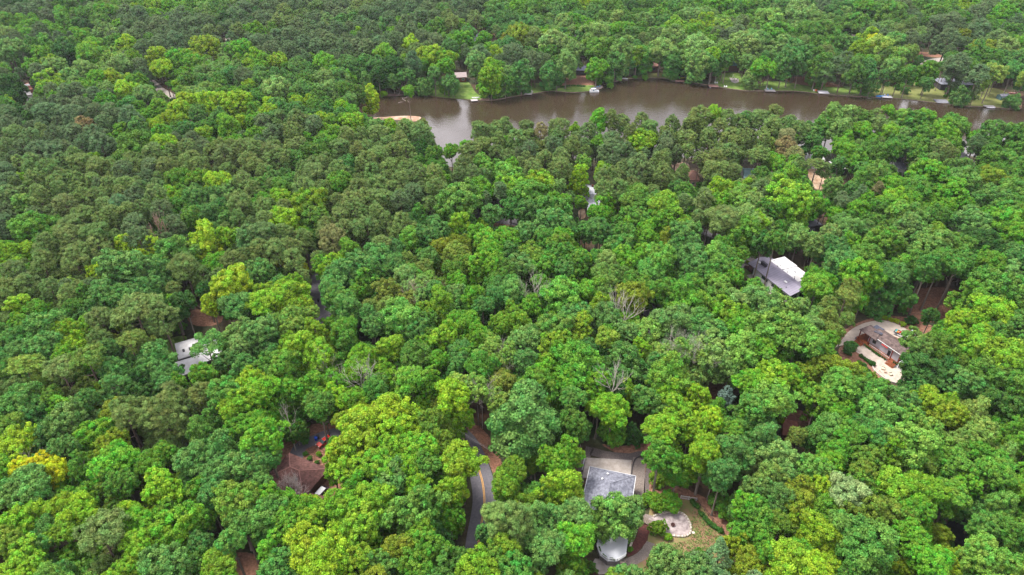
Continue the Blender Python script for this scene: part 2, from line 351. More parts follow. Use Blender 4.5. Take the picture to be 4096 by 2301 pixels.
def simple_house(name, label, A, B, z, depth, rise, kind, roofm, wallm, wins=(), chim=None, over=.5, L_=None, back=0.0, extra=None, frame=WHITEP, cat='house'):
    """A, B: photo points of the front eave at level z; the house runs back from that line"""
    a, ang, Ln = edge(A, B, z)
    if L_: Ln = L_
    h = thing(name, label, cat, (a[0], a[1], 0), ang)
    x0, x1, y0, y1 = over, Ln-over, over-back, over-back+depth
    w = MB(); w.box((x0+x1)/2, (y0+y1)/2, (z-.2)/2, x1-x0, y1-y0, z-.2)
    if kind == 'gable':
        ym = (y0+y1)/2; r = rise*(y1-y0)/(y1-y0+2*over)
        for x in (x0, x1):
            s = .12 if x == x0 else -.12
            w.face([(x, y0, z-.2), (x, y1, z-.2), (x, ym, z+r-.25)]); w.face([(x+s, y1, z-.2), (x+s, y0, z-.2), (x+s, ym, z+r-.25)])
    w.build('wall', wallm, h)
    r = MB()
    if kind == 'flat':
        r.box((x0+x1)/2, (y0+y1)/2, z, x1-x0+2*over, y1-y0+2*over, .35)
    else: roof_mesh(r, x0, x1, y0, y1, z, rise, kind, over)
    ro = r.build('roof', roofm, h)
    if kind == 'flat':
        f = MB(); X0, X1, Y0, Y1 = x0-over, x1+over, y0-over, y1+over
        for bx in (((X0+X1)/2, Y0, X1-X0+.2, .16), ((X0+X1)/2, Y1, X1-X0+.2, .16), (X0, (Y0+Y1)/2, .16, Y1-Y0-.2), (X1, (Y0+Y1)/2, .16, Y1-Y0-.2)):
            f.box(bx[0], bx[1], z+.06, bx[2], bx[3], .5)
        f.build('parapet', wallm, ro)
    if chim:
        cx, cy, cw, cd, ch, cm = chim
        m = MB(); m.box(cx, cy, (z+rise+ch)/2+z*.25, cw, cd, z*.5+rise+ch); m.box(cx, cy, z*.5+rise+ch+z*.5-.05, cw+.25, cd+.25, .18); m.build('chimney', cm, ro)
    for (side, u, zz, ww, hh) in wins:
        if side == 'f': add_window(h, x0+u*(x1-x0), y0-.02, zz, ww, hh, 0, frame)
        elif side == 'l': add_window(h, x0-.02, y0+u*(y1-y0), zz, ww, hh, 1, frame)
        elif side == 'r': add_window(h, x1+.02, y0+u*(y1-y0), zz, ww, hh, 1, frame)
    return h, Ln
# --- grey hip-roofed house by the fire-pit yard
h = thing('house', 'grey hip-roofed house with two white roof vents and a concrete parking pad behind', 'house', (24.7, 114.0, 0), R_(-105))
w = MB(); w.box(0, 0, 2.4, 17, 11.2, 4.8); w.build('wall', M('tan_siding', (.4, .34, .28), .8, .1, 1, stripes=('Z', .2, .12)), h)
r = MB(); roof_mesh(r, -8.6, 8.6, -5.7, 5.7, 5, 2.3, 'hip', .45); ro = r.build('roof', SH_GREY, h)
rc = MB()
for s in (-1, 1):
    rc.tube([(-9.05, s*6.15, 5.03), (-2.9, 0, 7.33)], .09, 5); rc.tube([(9.05, s*6.15, 5.03), (2.9, 0, 7.33)], .09, 5)
rc.tube([(-2.9, 0, 7.34), (2.9, 0, 7.34)], .1, 5); rc.build('ridge_cap', M('ridge_cap', (.23, .235, .28), .9), ro)
for u, v in ((-6.9, -1.1), (-4.3, -2.2)):
    zz = 5+2.3*min(1, min((9.05-abs(u)), (6.15-abs(v)))/6.15)
    m = MB(); m.tube([(u, v, zz-.1), (u, v, zz+.4)], .17, 8); m.tube([(u, v, zz+.4), (u, v, zz+.55)], [.3, .1], 8); m.build('roof_vent', WHITEP, ro)
gt = MB()
for s in (-1, 1): gt.box(0, s*6.22, 4.88, 18.2, .14, .14)
gt.box(-9.12, 0, 4.88, .14, 12.5, .14); gt.build('gutter', WHITEP, ro)
for (x, y, ww, ry) in ((-8.52, -2, 1.4, 1), (-8.52, 2, 1.4, 1)): add_window(h, x, y, 2.6, ww, 1.3, 1)
for x in (-5, -1.5, 3): add_window(h, x, 5.63, 2.6, 1.3, 1.3, 0)
m = MB(); m.box(-8.53, -4.3, 1.25, .1, 1.0, 2.1); m.build('door', M('red_door', (.25, .05, .04), .5), h)
# deck behind it: raised, faceted, white boards
dk = thing('deck', 'raised pale grey sun deck with a faceted railing below the tall house-side tree', 'deck', (24.4, 101.5, 0), R_(-15))
dpts = [(-3.6, 5.2), (3.7, 5.2), (3.7, -1.6), (1.9, -3.6), (-.4, -4.1), (-2.4, -3.0), (-3.6, -.6)]
m = MB(); m.prism(dpts, 2.15, 2.35); m.build('deck_floor', M('deck_boards', (.6, .61, .66), .7, .05, .5, stripes=('X', .28, .05)), dk)
m = MB(); m.prism([(x*.93, y*.93) for x, y in dpts], .02, 2.14); m.build('skirt', M('deck_skirt', (.22, .2, .2), .8, .2, 2, stripes=('X', .25, .4)), dk)
rl = MB(); fp = dpts[2:]
for i in range(len(fp)-1):
    a, b = fp[i], fp[i+1]; d = math.dist(a, b); an = math.atan2(b[1]-a[1], b[0]-a[0])
    rl.box((a[0]+b[0])/2, (a[1]+b[1])/2, 3.3, d, .12, .07, an); rl.box((a[0]+b[0])/2, (a[1]+b[1])/2, 2.5, d, .07, .06, an)
    for k in range(int(d/.22)):
        t = (k+.5)/int(d/.22); rl.box(a[0]+(b[0]-a[0])*t, a[1]+(b[1]-a[1])*t, 2.9, .05, .05, .76, an)
    rl.box(a[0], a[1], 2.95, .14, .14, 1.2)
rl.build('railing', WHITEP, dk)
for i, (x, y, an) in enumerate(((-2.65, -1.6, -1.1), (-1.2, -3.2, -.5), (.7, -3.5, -.2))):
    t = thing('planter_box', ('planter box of green leaves on the left edge of the sun deck', 'planter box of green leaves at the front corner of the sun deck', 'planter box of green leaves on the right front rail of the sun deck')[i], 'planter', W(0, 0) and (24.4+(x*math.cos(R_(-15))-y*math.sin(R_(-15))), 101.5+(x*math.sin(R_(-15))+y*math.cos(R_(-15))), 2.355), R_(-15)+an, 'planter boxes on the sun deck')
    m = MB(); m.box(0, 0, .2, 1.4, .42, .4); m.build('box', GREYP, t)
    m = MB()
    for k in range(26): m.ball((random.uniform(-.6, .6), random.uniform(-.14, .14), .42+random.uniform(0, .15)), .13, 5, 3, .4)
    m.build('leaves', M('planter_leaves', (.05, .14, .02), .9, .4, 4), t)
st = thing('deck_stairs', 'narrow timber stair running down from the sun deck rail', 'stairs', (26.6, 97.4, 0), R_(-100))
for k in range(8): m = MB(); m.box(k*.3, 0, 2.1-k*.27, .3, 1.1, .06); m.build('step', WOODG, st)
m = MB()
for s in (-.58, .58): m.tube([(0, s, 3.1), (2.3, s, 1.0)], .05, 6); m.tube([(2.3, s, 0), (2.3, s, 1.0)], .05, 6); m.tube([(0, s, 2.1), (2.3, s, .05)], .06, 4)
m.build('handrail', WOODG, st)
# --- modern house, lavender metal gable with a flat white wing behind
h = thing('house', 'long house with a lavender-grey seamed metal gable roof and a flat white rear wing', 'house', (103.1, 219.5, 0), R_(-68))
w = MB(); w.box(1.5, 0, 1.9, 20, 10, 3.8); w.build('wall', WHITEP, h)
m = MB(); roof_mesh(m, -11, 12.5, -5.2, 5.2, 4.0, 1.5, 'gable', .5, .22); ro = m.build('roof', METAL, h)
m = MB(); m.box(-6.5, -2.2, 5.4, 2.9, .8, 1.5); m.box(-6.5, -2.2, 6.2, 3.1, 1.0, .12); m.build('chimney', M('chimney_brick', (.07, .065, .08), .85, .2, 5), ro)
for (x, y) in ((-8.7, -2.4), (6.0, -2.2)):
    z0 = 4+1.5*(5.7-abs(y))/5.7; m = MB(); m.box(x, y, z0+.12, 1.3, .8, .22); m.build('skylight', M('skylight', (.7, .68, .7), .3), ro)
for (x, y) in ((-3.9, 2.3), (-1.2, 2.6), (5.5, 2.4), (-3, -3), (8.5, -4)):
    z0 = 4+1.5*(5.7-abs(y))/5.7; m = MB(); m.tube([(x, y, z0-.05), (x, y, z0+.45)], .12, 7); m.build('vent_pipe', DARKF, ro)
for x in (-2.6, -.9, 3.1, 4.8): add_window(h, x, -5.03, 2.3, 1.5, 1.1, 0, DARKF)
for x in (9, 10.5): add_window(h, x, -5.03, 1.6, 1.2, 2.2, 0, DARKF)
add_window(h, 11.53, -2, 1.7, 2.2, 2.4, 1, DARKF); add_window(h, 11.53, 1.5, 1.7, 2.2, 2.4, 1, DARKF)
m = MB(); m.box(-11.6, -1.5, .35, 4.8, 6.5, .3); m.build('porch_floor', M('porch_timber', (.12, .05, .04), .8, .2, 2, stripes=('Y', .3, .3)), h)
for x, y in ((-11.3, -4.9), (-11.3, 0), (-11.3, 4.6), (-8.8, -5.0)): m = MB(); m.box(x, y, 2.0, .16, .16, 3.6); m.build('porch_post', DARKF, h)
m = MB()
for k in range(15): m.box(-13.6+k*.33, -4.8, .95, .05, .05, .9)
m.box(-11.4, -4.8, 1.42, 4.7, .07, .06); m.build('porch_railing', DARKF, h)
for k in range(4): m = MB(); m.box(-13.9-k*.34, -2.8, .36-k*.09, .34, 2.8, .07); m.build('step', WOODG, h)
m = MB(); m.box(-4.9, 5.9, 2.1, 7.0, 7.0, 4.2); m.box(3.0, 5.6, 1.95, 8.2, 7.4, 3.9); m.build('rear_wing_wall', WHITEP, h)
m = MB(); m.box(-4.9, 5.9, 4.95, 7.3, 7.3, .3); m.box(3.1, 5.6, 4.7, 8.7, 7.6, .3); fw = m.build('flat_roof', WHITER, h)
m = MB(); m.box(-4.9, 2.9, 4.5, 7.0, 1.0, .8); m.box(3.0, 2.6, 4.2, 8.2, 1.4, .9); m.build('roof_curb', WHITEP, fw)
for (x, y, z) in ((-7.4, 3.4, 5.1), (-3.7, 3.6, 5.1), (.8, 3.2, 4.86), (4.6, 3.2, 4.86)): m = MB(); m.tube([(x, y, z), (x, y, z+.3)], .13, 7); m.build('vent_pipe', DARKF, fw)
m = MB(); m.box(1.6, 6.1, 4.93, 1.1, .8, .14); m.build('hatch', GREYP, fw)
PORCH_H = (103.1, 219.5, R_(-68))
def loc_on(o, u, v): return (o[0]+u*math.cos(o[2])-v*math.sin(o[2]), o[1]+u*math.sin(o[2])+v*math.cos(o[2]))
flatpoly('patio', [loc_on(PORCH_H, u, v) for u, v in ((-13.5, -6.5), (-13.5, 2.5), (-20, 4), (-21, -3), (-17, -8))], .05, CONC, world=True)
flatpoly('paved_strip', [loc_on(PORCH_H, u, v) for u, v in ((-9, -7.4), (10, -7.6), (10, -5.1), (-9, -5.1))], .05, CONC, world=True)
# --- house with porch and loop drive
hx, hy, ha = 119.9, 184.6, R_(-64)
h = thing('house', 'brown shingled house with red timber porch posts inside the curved concrete drive', 'house', (hx, hy, 0), ha)
w = MB(); w.box(10.6, 3.95, 2.3, 15.5, 5.3, 4.0); w.build('wall', M('pale_siding', (.6, .6, .68), .7, .06, 1, stripes=('Z', .22, .1)), h)
m = MB(); m.box(8.8, 3.2, .5, 19.2, 7.0, .7); m.build('foundation', M('grey_block', (.36, .36, .42), .85, .12, 2), h)
m = MB(); m.box(7.6, .6, .93, 16.0, 2.2, .12); m.box(1.4, 3.2, .932, 4.2, 6.8, .12); m.build('porch_floor', WOODR, h)
m = MB(); roof_mesh(m, 2.2, 18.5, 1.0, 6.6, 4.5, 1.4, 'hip', .5, ridge_x=2.5); roof_mesh(m, -.1, 6.0, .1, 5.0, 4.56, 1.3, 'hip', .35, ridge_x=1.2); ro = m.build('roof', SH_TAUPE, h)
m = MB()
m.box(9.2, .62, 4.62, 19.4, .12, .22)
m.build('fascia', WHITEP, ro)
m = MB(); m.box(2.4, 5.6, 4.95, 3.0, 2.2, .12, .1); m.box(4.6, 2.6, 5.72, 2.6, 1.3, .1, .25); m.build('dark_roof_patch', shingle('dark_slate_patch', (.08, .085, .12)), ro)
for x, y in ((.1, .1), (.1, 3.6), (4.0, .1), (12.8, .1), (15.6, .2)): m = MB(); m.box(x, y, 2.8, .28, .28, 3.7); m.build('porch_post', POSTR, h)
m = MB(); m.box(9.6, .15, 4.3, 2.4, .26, .26); m.build('red_beam', M('red_beam', (.5, .05, .05), .5), h)
m = MB()
for k in range(30): m.box(5+k*.26, -.4, 1.4, .04, .04, .85)
m.box(8.9, -.4, 1.85, 8.1, .08, .06); m.build('porch_railing', WHITEP, h)
for x0 in (1.6, 14.2):
    for k in range(4): m = MB(); m.box(x0, -.75-k*.32, .78-k*.2, 3.0, .34, .1); m.build('step', WOODR, h)
add_window(h, 5.2, 1.27, 2.6, 1.1, 1.2, 0, DARKF, 1)
m = MB(); m.box(18.0, 1.0, 1.5, 3.4, 3.0, 3.0); m.build('sunroom', WHITEP, h)
for x in (17.2, 18.8): add_window(h, x, -.53, 1.75, 1.15, 1.9, 0, WHITEP, 1)
for x in (11.2, 15.3): m = MB(); m.box(x, 1.27, 2.0, 1.0, .08, 2.1); m.build('door', DARKF, h)
# drive, patio and retaining edge
flatpoly('driveway', [(3330, 1398), (3362, 1368), (3392, 1326), (3440, 1298), (3490, 1284), (3535, 1281), (3580, 1292), (3625, 1315), (3665, 1345), (3690, 1375), (3640, 1372), (3590, 1352), (3540, 1330), (3490, 1330), (3450, 1345), (3440, 1370), (3400, 1380), (3360, 1382)], .05, CONCW, smooth_it=2)
pat = [(3434, 1374), (3424, 1408), (3476, 1440), (3500, 1447), (3489, 1462), (3500, 1484), (3545, 1518), (3585, 1533), (3640, 1520), (3640, 1480), (3560, 1440)]
flatpoly('patio', pat, .055, CONCW)
rw = strip('retaining_wall', curve_pts([W(*p) for p in ((3489, 1462), (3500, 1486), (3545, 1520), (3585, 1535), (3620, 1540))], 6), -.25, 0, .0, M('pale_stone', (.5, .45, .42), .85, .1, 2), h=.5)
del rw['kind']; tag(rw, 'curved pale retaining wall edging the patio below the porch house', 'retaining wall')
for i, (px, py, lb, c) in enumerate(((3531, 1478, 'cream covered patio armchair, uppermost of the three on the curved patio', (.6, .54, .42)), (3541, 1491, 'tan low covered table between the two cream armchairs on the patio', (.5, .34, .26)), (3562, 1501, 'cream covered patio armchair, lowest and farthest right on the curved patio', (.62, .56, .44)))):
    x, y = W(px, py); k = .8 if i == 1 else 1
    t = thing('patio_chair' if i != 1 else 'patio_table', lb, 'chair' if i != 1 else 'table', (x, y, .06), R_(-30+20*i), 'covered furniture on the patio')
    m = MB(); m.box(0, 0, .3*k, 1.15*k, 1.0*k, .55*k, 0, .92); m.build('seat', M('cover%d' % i, c, .9, .12, 3), t, bevel=.12)
    if i != 1: m = MB(); m.box(0, .42, .72, 1.1, .28, .5, 0, .85); m.build('backrest', M('cover%d' % i, c), t, bevel=.1)
# --- brown house bottom left
h = thing('house', 'low brown-shingled house behind the bare white tree', 'house', (-58.2, 122.6, 0), R_(-25))
w = MB(); w.box(0, 0, 1.8, 12.2, 9.2, 3.6); w.box(6.2, -6.6, 1.7, 13.0, 5.4, 3.4, R_(10)); w.build('wall', M('brown_siding', (.16, .08, .05), .85, .15, 1), h)
m = MB(); roof_mesh(m, -6.1, 6.1, -4.6, 4.6, 3.8, 2.3, 'hip', .7); ro = m.build('roof', SH_BROWN, h)
m = MB()
for sx in (-1, 1):
    for sy in (-1, 1): m.tube([(sx*6.75, sy*5.25, 3.84), (sx*1.5, 0, 6.14)], .13, 5)
m.tube([(-1.5, 0, 6.15), (1.5, 0, 6.15)], .14, 5); m.build('ridge_cap', M('brown_ridge_cap', (.3, .15, .13), .9), ro)
m = MB(); m.box(2.2, -2.2, 5.2, .5, .5, 1.0); m.build('vent_stack', GREYP, ro)
m2 = MB(); roof_mesh(m2, -6.5, 6.5, -2.7, 2.7, 3.6, 1.2, 'gable', .6)
c, s = math.cos(R_(10)), math.sin(R_(10)); m2.v = [(6.2+x*c-y*s, -6.6+x*s+y*c, z) for x, y, z in m2.v]; m2.build('wing_roof', SH_BROWN, h)
for x in (-4, 0, 4): add_window(h, x, 4.63, 2.0, 1.4, 1.1, 0)
m = MB(); m.box(5.2, -4.63, 1.2, .9, .08, 2.0); m.build('door', DARKF, h)
# --- white flat-roofed house left
h = thing('house', 'white flat-roofed house in three stepped blocks under a thin-crowned tree', 'house', (-105.5, 175.5, 0), R_(-61))
for i, (x, y, sx, sy, z) in enumerate(((-1.5, -2.6, 8.2, 5.4, 3.5), (2.5, 3.6, 12.5, 7.0, 3.9), (7.6, -3.2, 7.0, 6.4, 3.1))):
    m = MB(); m.box(x, y, z/2, sx, sy, z); m.build('wall', M('dark_siding', (.05, .045, .05), .8), h)
    m = MB(); m.box(x, y, z+.15, sx+.9, sy+.9, .3); m.build('roof', WHITER, h)
for y in (-3.6, -1.6): m = MB(); m.box(-.6, y, 3.9, 1.4, .7, .25); m.build('skylight', DARKF, h)
add_window(h, 2.62, -2.6, 1.8, 2.8, 1.4, 1, DARKF); add_window(h, -1.5, -5.33, 1.8, 3, 1.4, 0, DARKF)
# --- two-storey white house mid right
h, _ = simple_house('house', 'two-storey white house with a white seamed roof and lower wing among tall trees', (2318, 775), (2385, 778), 6, 8.5, 1.3, 'gable', METALW, WHITEP, [('f', .25, 4.6, 1.2, .8), ('f', .55, 4.6, .9, .8), ('f', .3, 1.8, 1.3, 1.2), ('l', .5, 4.5, 1, 1)])
m = MB(); m.box(7.2, -5.6, 1.7, 6.2, 10.5, 3.4); m.build('wing_wall', WHITEP, h)
m = MB(); roof_mesh(m, 4.2, 10.2, -10.8, .4, 3.5, .5, 'hip', .4, ridge_x=1.5); m.build('wing_roof', METALW, h)
m = MB(); m.box(5.9, 5.5, 7.3, 1, .8, 1.6); m.build('chimney', BRICK, h)
simple_house('house', 'far white house with two steep dark gables above the lake woods', (1886, 168), (1950, 160), 6.2, 11, 4.2, 'gable', SH_GREY, WHITEP, [('f', .3, 4, 1.4, 1.6), ('f', .65, 4, 1.4, 1.6), ('r', .5, 4, 1.4, 1.6)])
hh, _ = simple_house('house', 'low lakeside house with a pale taupe roof left of the tall bright tree', (1813, 311), (1868, 309), 3.4, 9, 1.9, 'gable', M('taupe_roof', (.36, .29, .29), .85, .1, 1), BRICK, [('f', .3, 1.8, 1.6, 1.2), ('f', .75, 1.8, 1.6, 1.2)])
simple_house('house', 'dark lakeside house with a navy roof above the pine straw yard', (2298, 283), (2345, 283), 3.4, 9, 2.0, 'gable', M('navy_roof', (.07, .075, .12), .8, .1, 1), M('dark_timber', (.05, .04, .04), .8), [('f', .3, 1.7, 1.5, 1.1), ('f', .7, 1.7, 1.5, 1.1)], frame=DARKF)
simple_house('house', 'small brown-roofed lakeside house between two big trees', (2594, 267), (2640, 265), 4.5, 8, 1.5, 'hip', M('rust_roof', (.25, .13, .1), .85, .1, 1), M('timber_wall', (.14, .07, .045), .8), [('f', .5, 2.4, 2.0, 1.3)], frame=DARKF)
# A-frame with glazed gable facing the lake
ax, ay = W(2932, 285)
h = thing('house', 'small A-frame house with a blue glazed gable facing the lake', 'house', (ax, ay, 0), R_(-4))
m = MB()
for s in (-1, 1):
    a = [(s*5.2, -.4, 3.4), (s*5.2, 11, 3.4), (0, 11, 8.6), (0, -.4, 8.6)]; m.face(a if s > 0 else a[::-1]); m.face([(x, y, z-.25) for x, y, z in a][::-1 if s > 0 else 1])
m.build('roof', M('brown_grey_roof', (.2, .17, .18), .9), h)
m = MB(); m.box(0, 5, 2.0, 9, 10, 3.2); m.prism([(-4.5, 0), (4.5, 0), (4.5, 10), (-4.5, 10)], .0, .4); m.build('wall', M('timber_wall', (.14, .07, .045)), h)
m = MB(); m.face([(-4.4, 0.3, 3.62), (4.4, .3, 3.62), (0, .3, 8.1)]); m.build('glazing', M('blue_glass', (.25, .42, .55), .2, .1), h)
m = MB()
for x in (-2.8, -1.4, 0, 1.4, 2.8): m.box(x, .22, 3.6+(8.0-3.6)*(1-abs(x)/4.4)/2, .14, .1, (8.0-3.6)*(1-abs(x)/4.4))
m.box(0, .2, 5.2, 5.6, .1, .14); m.build('glazing_bars', DARKF, h)
# far left house with brick-coloured ridge strip
simple_house('house', 'pale grey gabled house with a long red-brown chimney strip at the far left', (96, 384), (139, 376), 4.5, 24, 3.5, 'gable', SH_PALE, WHITEP, [('f', .3, 2.2, 1.2, 1.2), ('f', .7, 2.2, 1.2, 1.2)])
x, y = W(122, 352, 6.5); m = MB(); m.box(0, 0, 0, 1.6, 16, 5.5); c = m.build('chimney_strip', M('rust_metal', (.2, .07, .05), .8), bpy.data.objects[[o.name for o in bpy.data.objects if o.get('label', '').startswith('pale grey gabled')][0]]); c.location = (5.2, 9, 4.6)
for args in (
    ('lakeside house with a grey roof and white balcony behind the blue boat lawn', (3564, 310), (3625, 306), 5, 9, 1.4, 'gable', SH_GREY, BRICK, [('f', .3, 2, 2, 1.5), ('f', .7, 2, 2, 1.5)]),
    ('wide dark-roofed lakeside house behind the twin pines on the dry lawn', (3765, 338), (3925, 340), 4, 12, 2.4, 'hip', SH_GREY, M('dark_siding', (.05, .045, .05)), [('f', .2, 1.8, 2, 1.3), ('f', .5, 1.8, 2, 1.3), ('f', .85, 1.8, 2, 1.3)]),
    ('grey-brown roof alone in the woods near the right picture edge', (3985, 295), (4030, 292), 4, 10, 2, 'hip', shingle('drab_shingles', (.2, .17, .18)), BRICK, []),
    ('long white flat-roofed house screened by tall trees near the lake', (3190, 636), (3300, 645), 5, 14, .3, 'flat', WHITER, WHITEP, [('f', .3, 2.6, 2.4, 1.6), ('f', .7, 2.6, 2.4, 1.6)]),
    ('white-roofed garage beside the screened white lake house', (3350, 680), (3395, 678), 3.4, 9, .3, 'flat', WHITER, M('dark_siding', (.05, .045, .05)), [('f', .5, 1.6, 2.4, 1.6)]),
    ('house with one dark slate roof plane showing between two oaks', (3592, 676), (3628, 676), 5, 16, 2.2, 'gable', SH_GREY, WHITEP, [('f', .5, 2.5, 1.2, 1.2)]),
    ('white house with a grey hip roof at the right near shore', (3835, 645), (3900, 647), 5, 11, 1.6, 'hip', SH_PALE, WHITEP, [('f', .3, 2.8, 1.2, 1.2), ('f', .7, 2.8, 1.2, 1.2)]),
    ('round-cornered dark flat-roofed house deep in the right woods', (3222, 912), (3292, 902), 4, 12, .3, 'flat', M('dark_membrane', (.13, .13, .16), .8, .2, .5), M('dark_siding', (.05, .045, .05)), [('f', .5, 1.8, 2, 1.3)]),
    ('narrow white flat roof showing in the woods at the far right', (3776, 905), (3845, 930), 4, 5.5, .3, 'flat', WHITER, WHITEP, []),
    ('house hidden in the central canopy with only white trim showing', (2350, 1065), (2400, 1085), 5, 9, 1.5, 'gable', M('white_trim_roof', (.5, .5, .52), .8), WHITEP, [('f', .5, 2, 1.2, 1.2)]),
    ('brown cone-roofed house beside the bare orange clay', (2752, 720), (2800, 722), 4, 9, 3, 'hip', M('rust_roof', (.25, .13, .1)), M('tan_wall', (.5, .33, .25), .8), [('f', .5, 2, 1.2, 1.2)]),
    ('house with a green seamed metal roof under the lone umbrella pine', (2975, 712), (3062, 718), 4, 11, 2, 'gable', METALG, WHITEP, [('f', .5, 2, 1.2, 1.2)]),
    ('grey-roofed house mostly hidden under the big olive pine at left', (700, 1770), (800, 1740), 4, 13, 2, 'gable', shingle('blue_grey_shingles', (.2, .21, .25)), WHITEP, [('f', .5, 2, 1.2, 1.2)]),
    ('dark flat-roofed house at the right edge above the brown clearing', (4060, 1720), (4110, 1730), 4, 8, .3, 'flat', M('dark_membrane', (.13, .13, .16)), M('dark_siding', (.05, .045, .05)), []),
    ('red-roofed house with an orange gable hidden in the lower right woods', (3130, 1740), (3190, 1750), 3.5, 8, 2, 'gable', M('rust_shingles', (.2, .08, .06), .9, .2, 1, stripes=('Z', .16, .2)), BRICK, []),
    ('white-gabled house roof in the far woods at upper right', (3390, 30), (3425, 24), 5, 9, 2, 'gable', SH_PALE, M('cream_wall', (.55, .45, .38)), []),
    ('far pale house among the trees above the lake bend', (2310, 122), (2360, 108), 6, 10, 1.2, 'gable', SH_PALE, WHITEP, [('f', .5, 3, 1.4, 1.2)]),
    ('far dark-walled house with white trim above the lake bend', (2500, 118), (2560, 114), 5, 9, 1.2, 'gable', SH_GREY, WHITEP, [('f', .5, 3, 1.4, 1.2)])):
    lb, A, B, z, dep, rise, kind, rm, wm, wins = args
    simple_house('house', lb, A, B, z, dep, rise, kind, rm, wm, wins)
# shed
h, _ = simple_house('shed', 'small blue-green garden shed with a grey roof on the dry lawn', (4006, 386), (4042, 384), 2.6, 3.8, .9, 'gable', SH_GREY, M('teal_paint', (.09, .17, .2), .7), [('f', .3, 1.3, .8, .8)], over=.25, cat='shed')
# visible crowns read off the photograph: x y radius colour (units of 4.285 photo pixels inside twelve-hundred-wide tiles)
T = {}
T[0,0] = """5 6 9 d|20 10 9 q|36 6 10 q|44 16 8 q|61 7 11 m|56 12 7 g|60 22 12 m|79 14 8 m|87 8 6 l|99 13 10 g|94 21 8 m|77 24 7 d|4 20 9 m|19 19 6 g|29 24 6 g|38 28 7 q|43 24 5 g|52 30 8 g|24 32 6 g|3 34 9 l|14 34 6 q|98 30 11 l|118 12 10 q|145 5 9 y|157 5 7 g|142 16 8 g|112 24 6 g|122 22 9 q|130 12 8 q|170 12 8 q|164 18 8 q|190 10 8 l|178 4 7 m|205 8 9 b|212 18 8 d|192 22 9 q|178 24 9 q|163 24 7 q|148 24 10 q|132 28 11 q|122 34 8 q|196 30 9 tq|184 32 8 q|200 40 8 q|220 14 9 q|228 8 8 q|222 28 8 t|216 36 6 q|163 38 9 q|147 42 8 q|136 44 7 q|10 50 14 l|30 42 8 m|45 44 12 m|60 42 8 m|77 36 8 g|62 50 13 d|90 43 8 g|98 44 7 m|108 40 8 m|120 44 11 y|85 54 12 g|84 47 8 yg|105 55 10 ly|113 62 10 l|124 53 7 yg|130 60 6 q|147 55 11 y|166 56 11 g|152 66 10 y|190 48 13 oy|180 60 10 g|200 64 6 l|213 48 8 l|225 48 11 g|40 52 9 g|50 58 7 y|52 64 10 l|35 66 9 q|45 75 14 y|68 72 9 l|80 68 12 l|90 74 8 g|104 72 8 y|84 82 8 g|100 84 8 l|128 76 8 g|118 86 10 y|140 80 5 d|175 76 9 m|190 78 9 b|205 76 8 m|216 70 8 b|228 72 10 q|187 86 6 ly|10 80 11 d|5 98 8 m|16 104 7 d|48 84 7 q|52 92 8 g|62 86 9 q|70 84 8 q|88 87 8 q|108 86 5 l|85 95 8 mg|100 94 9 g|135 90 10 l|150 92 8 l|172 94 9 y|190 90 8 l|210 88 7 m|222 88 6 g|233 80 6 y|232 92 7 m|200 98 13 y|182 97 10 y|218 99 14 y|165 104 10 y|148 100 9 g|122 98 8 b|8 106 9 q|32 98 8 q|27 108 6 b|60 98 8 q|45 108 13 q|75 98 10 q|68 108 11 q|90 104 9 q|105 108 13 q|98 116 9 q|122 110 12 q|78 116 8 r|115 122 9 g|130 122 12 b|152 124 9 g|158 112 8 y|148 114 6 y|170 112 6 y|185 108 9 b|192 106 6 y|205 108 8 b|212 118 12 g|195 118 8 m|175 120 8 b|225 113 6 y|230 124 5 g|10 118 12 q|15 128 12 t|28 128 10 qt|50 126 9 q|70 124 10 q|88 128 12 q|190 126 8 y|180 130 9 q"""
